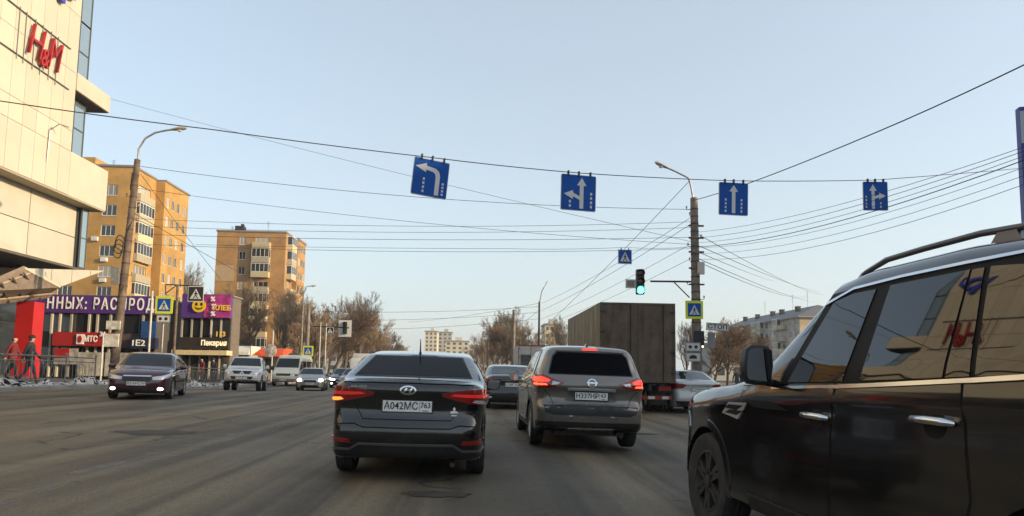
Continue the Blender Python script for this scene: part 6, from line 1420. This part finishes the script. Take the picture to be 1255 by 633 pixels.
# railing along the left pavement
RAIL = mat('railing_grey', (.24, .235, .22), .6, .3, var=.3, dirt=((.1, .08, .06), .6), dscale=5)
def railing(y0, y1, label, step=2.0, off=.55):
    x = float(kl(y0))-off; T = empty('railing', (x, y0, float(pave_z(x, y0))), 0, label, 'railing', 'street railings on the left pavement'); ys_ = np.arange(y0, y1+.01, step); pp = [Vector((float(kl(y))-off, y, float(pave_z(float(kl(y))-off, y)))) for y in ys_]; o = pp[0]
    for p in pp: k = MB(); k.tube([p-o-Vector((0, 0, .05)), p-o+Vector((0, 0, 1.16))], .035, 6); k.lathe([(.045, 1.16), (.05, 1.19), (.01, 1.23)], 8, Matrix.Translation(p-o)); k.build('post', RAIL, T)
    for a, b in zip(pp[:-1], pp[1:]):
        a, b = a-o, b-o
        for h_, r in ((1.08, .028), (.90, .018), (.18, .022)): k = MB(); k.tube([a+Vector((0, 0, h_)), b+Vector((0, 0, h_))], r, 6); k.build('rail', RAIL, T)
        n = 9
        for i in range(1, n):
            q = a.lerp(b, i/n); k = MB(); k.tube([q+Vector((0, 0, .18)), q+Vector((0, 0, .90))], .010, 4); k.build('baluster', RAIL, T)
        m_ = a.lerp(b, .5); d = (b-a).normalized(); k = MB(); k.tube([m_+Vector((0, 0, .54))+d*.28*math.cos(w_)+Vector((0, 0, .28*math.sin(w_))) for w_ in np.linspace(0, 6.2832, 17)], .014, 4); k.build('ring', RAIL, T)
railing(17.0, 29.01, 'grey steel railing in front of the red entrance column'); railing(32.5, 46.6, 'grey steel railing in front of the corner shop')
# ------------------------------------------------------------------ bare winter trees
BARK = mat('bark', (.085, .068, .054), .9, var=.35, vscale=6, bump=.5); TWIG = mat('twigs', (.185, .13, .078), .85, var=.3, vscale=2, rnd=.2); TWIG2 = mat('twigs_reddish', (.18, .115, .07), .85, var=.3, vscale=2, rnd=.2); TWIG3 = mat('twigs_grey', (.19, .15, .105), .85, var=.3, vscale=2, rnd=.15)
TREES = {}
def tree_mesh(seed, H, spread, upright, tm, dens=1.0):
    r = random.Random(seed); thick = MB(); segs = []
    def grow(p, d, L, rad_, lev):
        pts = [p]; rs = [rad_]; n = 5 if lev < 2 else 3; q = p.copy(); dd = d.copy()
        for i in range(n):
            dd = (dd+Vector((r.gauss(0, .12), r.gauss(0, .12), r.gauss(0, .08)+(.13*upright if lev > 0 else .02)))).normalized(); q = q+dd*(L/n); pts.append(q.copy()); rs.append(max(rad_*(1-.72*(i+1)/n), .006))
        if lev <= 2: thick.tube(pts, rs, 7 if lev == 0 else 5 if lev == 1 else 3, cap=False)
        else: segs.append((pts, rs))
        if lev >= 5: return
        cnt = [int(13*dens), int(8*dens), int(7*dens), int(6*dens), 4][lev]; f0 = .24 if lev == 0 else .2
        for i in range(cnt):
            f = f0+(1-f0)*(i+r.random())/cnt; f = min(f, .99); j = min(int(f*n), n-1); t = f*n-j; base = pts[j].lerp(pts[j+1], t); az = r.uniform(0, 6.283); ax = (pts[j+1]-pts[j]).normalized()
            s1 = ax.orthogonal().normalized(); s2 = ax.cross(s1); side = s1*math.cos(az)+s2*math.sin(az); an = rad(r.uniform(22, 50))*(spread if lev < 2 else .85)
            nd = (ax*math.cos(an)+side*math.sin(an)).normalized(); ln = L*(.66 if lev == 0 else .58 if lev == 1 else .60)*(1.05-.45*f if lev == 0 else 1-.35*f)*r.uniform(.75, 1.2)
            grow(base, nd, ln, rs[j]*(.5 if lev < 2 else .6), lev+1)
    grow(Vector((0, 0, -.2)), Vector((r.gauss(0, .03), r.gauss(0, .03), 1)), H*.72, H*.019+.05, 0)
    # fine twigs: three-sided slivers, thousands in one crown
    v = []; f = []
    for pts, rs in segs:
        a, b = pts[0], pts[-1]; mid = pts[len(pts)//2]; d = (b-a); 
        if d.length < .05: continue
        s1 = d.orthogonal().normalized(); s2 = d.normalized().cross(s1); w0 = max(rs[0], .0095); w1 = w0*.75; o = len(v)
        for (q, w) in ((a, w0), (mid, w1)):
            for k in range(3): A = 2.094*k; v.append(tuple(q+s1*w*math.cos(A)+s2*w*math.sin(A)))
        v.append(tuple(b))
        for k in range(3): k2 = (k+1) % 3; f.append((o+k, o+k2, o+3+k2, o+3+k)); f.append((o+3+k, o+3+k2, o+6))
    cm = bpy.data.meshes.new('crown'); cm.from_pydata(v, [], f); cm.materials.append(tm); return thick.mesh('trunk', BARK, 60), cm
def tree(kind, x, y, s, rz, label, name='bare_tree', zoff=0., group='bare trees along the avenue'):
    if kind not in TREES: TREES[kind] = tree_mesh(*kind)
    t, c = TREES[kind]; T = empty(name, (x, y, g(x, y)+zoff), rz, label, 'tree', group); T.scale = (s, s, s); link('trunk', t, T); link('crown', c, T)
KA = (11, 10.5, 1.0, .8, TWIG, 1.); KB = (23, 11.5, .75, 1.3, TWIG3, .95); KC = (37, 9.5, 1.15, .6, TWIG2, 1.05); KD = (51, 10., .9, 1.0, TWIG, .95)
r = random.Random(4)
def treepx(kind, px, pyt, Y, label, group=None, zoff=0.):
    q = P(px, pyt, Y); H = q.z-g(q.x, Y); nat = {KA: 10.9, KB: 12.0, KC: 9.6, KD: 10.5}[kind]; tree(kind, q.x, Y, H/nat, r.uniform(0, 6.28), label, zoff=zoff, group=group or 'bare trees along the avenue')
row = [(KA, 386, 372, 84), (KD, 398, 366, 90), (KC, 411, 368, 96), (KB, 424, 360, 100), (KB, 440, 360, 108), (KD, 452, 372, 116), (KA, 464, 384, 122), (KC, 474, 396, 130), (KA, 482, 408, 142), (KD, 490, 418, 160), (KC, 500, 428, 190), (KA, 510, 434, 230), (KD, 519, 438, 270)]
row += [(KC, 392, 392, 132), (KA, 405, 388, 138), (KD, 418, 384, 144), (KC, 433, 386, 148), (KA, 447, 390, 152), (KC, 458, 398, 158), (KD, 470, 408, 166), (KC, 480, 418, 180), (KA, 492, 428, 200)]
for kd, px, py, Y in row: treepx(kd, px, py, Y, 'bare brown tree in the row along the left side of the avenue')
for kd, px, py, Y, lab in ((KC, 285, 352, 92, 'bare tree in front of the tan tower'), (KA, 306, 346, 98, 'bare tree in front of the tan tower'), (KD, 330, 350, 102, 'bare tree in front of the tan tower'), (KB, 347, 352, 94, 'bare tree in front of the tan tower'), (KC, 364, 372, 88, 'bare tree in front of the tan tower')):
    treepx(kd, px, py, Y, lab, 'bare trees before the tan tower')
treepx(KB, 238, 322, 112, 'tall grey bare tree between the orange block and the tan tower'); treepx(KD, 252, 340, 118, 'shorter bare tree between the orange block and the tan tower')
for kd, px, py, Y in ((KD, 596, 402, 128), (KA, 608, 384, 118), (KB, 620, 378, 112), (KC, 637, 390, 108), (KA, 648, 396, 104), (KD, 676, 402, 110), (KB, 690, 388, 100), (KD, 602, 398, 150), (KC, 614, 396, 155), (KA, 628, 394, 148), (KC, 642, 404, 140), (KC, 590, 415, 170), (KA, 582, 425, 230), (KD, 574, 432, 280)):
    treepx(kd, px, py, Y, 'bare brown tree right of the avenue behind the white box lorry', 'bare trees behind the white lorry')
for kd, px, py, Y in ((KC, 872, 388, 58), (KA, 890, 392, 66), (KC, 905, 404, 74), (KD, 862, 396, 70), (KB, 838, 392, 62), (KC, 922, 408, 84)):
    treepx(kd, px, py, Y, 'reddish bare tree beside the right concrete lamp post', 'bare trees by the right lamp post')
for kd, px, py, Y in ((KA, 555, 436, 330), (KD, 540, 438, 340), (KC, 530, 437, 320), (KC, 566, 436, 310), (KA, 548, 437, 300)): treepx(kd, px, py, Y, 'bare tree far off where the street ends', 'bare trees at the street end')

# ------------------------------------------------------------------ people on the pavements
SKIN = mat('skin', (.45, .28, .20), .6); HAIR = mat('hair_dark', (.03, .022, .018), .7); SHOE = mat('shoe_black', (.02, .02, .02), .6)
def person(label, x, y, z, rz, jac, trou, hat=None, stride=.28, hgt=1.74, group='people on the pavements', armswing=.3):
    """one continuous skinned body: joints, a radius for each, grown with the Skin modifier"""
    s = hgt/1.75; J = []; E_ = []; Rr = []
    def v(p, r): J.append(Vector(p)*s); Rr.append(r*s); return len(J)-1
    def ch(a, pts):
        for p, r in pts: b = v(p, r); E_.append((a, b)); a = b
        return a
    pel = v((0, 0, .95), .16); ch1 = ch(pel, [((0, .0, 1.12), .145), ((0, .01, 1.3), .165), ((0, 0, 1.44), .12)]); nk = ch(ch1, [((0, .01, 1.50), .06), ((0, .02, 1.56), .062)])
    hd = ch(nk, [((0, .03, 1.61), .085), ((0, .03, 1.67), .095), ((0, .02, 1.72), .075)]); ns = ch(nk+1, [((0, .115, 1.625), .016)])
    for sd in (-1, 1):
        er = ch(nk+1, [((sd*.09, .01, 1.63), .018)])
        f = sd*stride
        kn = ch(pel, [((sd*.095, f*.1, .88), .10), ((sd*.10, f*.45+.03, .50), .068), ((sd*.10, f*.85-.02-(.06 if f < 0 else 0), .12), .046)]); toe = ch(kn, [((sd*.10, f*.85+.0, .05), .05), ((sd*.11, f*.85+.15, .04), .042)])
        a_ = -sd*armswing; sh = ch(ch1, [((sd*.19, 0, 1.41), .072), ((sd*.235, a_*.25-.02, 1.14), .055), ((sd*.235, a_*.7+.06, .92), .042)]); pm = ch(sh, [((sd*.235, a_*.8+.08, .85), .036), ((sd*.232, a_*.85+.09, .80), .034)])
        for i, (dy, L) in enumerate(((-.03, .055), (-.01, .07), (.012, .075), (.032, .065))): ch(pm, [((sd*.228, a_*.85+.09+dy, .79-L*.5), .009), ((sd*.218, a_*.85+.10+dy, .79-L), .008)])
        ch(pm-1, [((sd*.215, a_*.85+.125, .825), .010), ((sd*.205, a_*.85+.14, .79), .009)])
    me = bpy.data.meshes.new('person'); me.from_pydata([tuple(p) for p in J], E_, []); o = bpy.data.objects.new('person', me); COL.objects.link(o)
    md = o.modifiers.new('s', 'SKIN'); md.use_smooth_shade = True
    for i, r_ in enumerate(Rr): me.skin_vertices[0].data[i].radius = (r_, r_)
    me.skin_vertices[0].data[0].use_root = True; sb = o.modifiers.new('u', 'SUBSURF'); sb.levels = 1; sb.render_levels = 1
    dg = bpy.context.evaluated_depsgraph_get(); nm = bpy.data.meshes.new_from_object(o.evaluated_get(dg)); bpy.data.objects.remove(o)
    nm.materials.clear()
    for m_ in (SKIN, jac, trou, SHOE, HAIR): nm.materials.append(m_)
    for p in nm.polygons:
        c = p.center/s; p.use_smooth = True
        if c.z > 1.52: p.material_index = 4 if (c.y < .045 and c.z > 1.58) or c.z > 1.70 else 0
        elif c.z < .09: p.material_index = 3
        elif abs(c.x) > .19 and c.z < .88: p.material_index = 0
        elif c.z > .80 and (abs(c.x) > .16 or c.z > .86): p.material_index = 1
        else: p.material_index = 2
    b = link('person', nm, None, (x, y, z), (0, 0, rz)); tag(b, label, 'person', group)
    if hat:
        k = MB(); k.lathe([(.108*s, 1.655*s), (.112*s, 1.70*s), (.095*s, 1.765*s), (.04*s, 1.80*s), (.005, 1.802*s)], 16, Matrix.Translation((0, .02, 0))); k.build('hat', hat, b, 60)
    # jacket hem as its own garment
    k = MB(); k.lathe([(.19*s, .80*s), (.185*s, .95*s), (.165*s, 1.1*s), (.168*s, 1.12*s), (.18*s, .95*s)], 18, Matrix.Diagonal((1, .82, 1, 1))); k.build('jacket_hem', jac, b, 60)
JD = mat('jacket_dark', (.018, .02, .026), .8, var=.2); JR = mat('jacket_red', (.14, .012, .014), .8, var=.15); JG = mat('jacket_grey', (.07, .07, .072), .8, var=.2); JE = mat('jeans', (.05, .075, .12), .85, var=.2); TD = mat('trousers_dark', (.02, .02, .022), .85)
def pplace(px, Y, *a, label, **k): q = P(px, 460, Y); z = float(pave_z(q.x, Y)) if q.x < -15.5 else g(q.x, Y)+.14; person(label, q.x, Y, z-.005, *a, **k)
pplace(35, 26.0, rad(-75), JD, JE, mat('hat_black', (.015, .015, .016), .9), label='person in dark jacket and jeans walking behind the railing by the red column', stride=.34, hgt=1.8)
pplace(14, 28.0, rad(-85), JR, TD, None, label='person in red jacket standing left of the one in dark jacket', hgt=1.72)
pplace(247, 47.5, rad(150), JR, TD, None, label='person in red jacket behind the railing by the corner shop', hgt=1.72)
pplace(261, 48.5, rad(170), JD, TD, JD, label='person in black jacket beside the corner shop', hgt=1.75)
pplace(912, 44., rad(160), JD, TD, JD, label='person in black jacket on the right pavement next to the off-roader mirror', hgt=1.76)
pplace(903, 46., rad(190), JG, JE, None, label='person in grey jacket on the right pavement beyond the silver-white saloon', hgt=1.7)

# ------------------------------------------------------------------ winter haze in the air
k = MB(); k.box((-1200, -140, -1.6), (1200, 1500, 60)); hv = bpy.data.materials.new('haze_air'); hv.use_nodes = True; t = hv.node_tree; t.nodes.remove(t.nodes['Principled BSDF'])
pv = t.nodes.new('ShaderNodeVolumePrincipled'); pv.inputs['Color'].default_value = (.88, .90, .93, 1); pv.inputs['Density'].default_value = .00045; pv.inputs['Anisotropy'].default_value = .2
t.links.new(pv.outputs[0], t.nodes['Material Output'].inputs['Volume']); tag(k.build('haze', hv), kind='stuff')
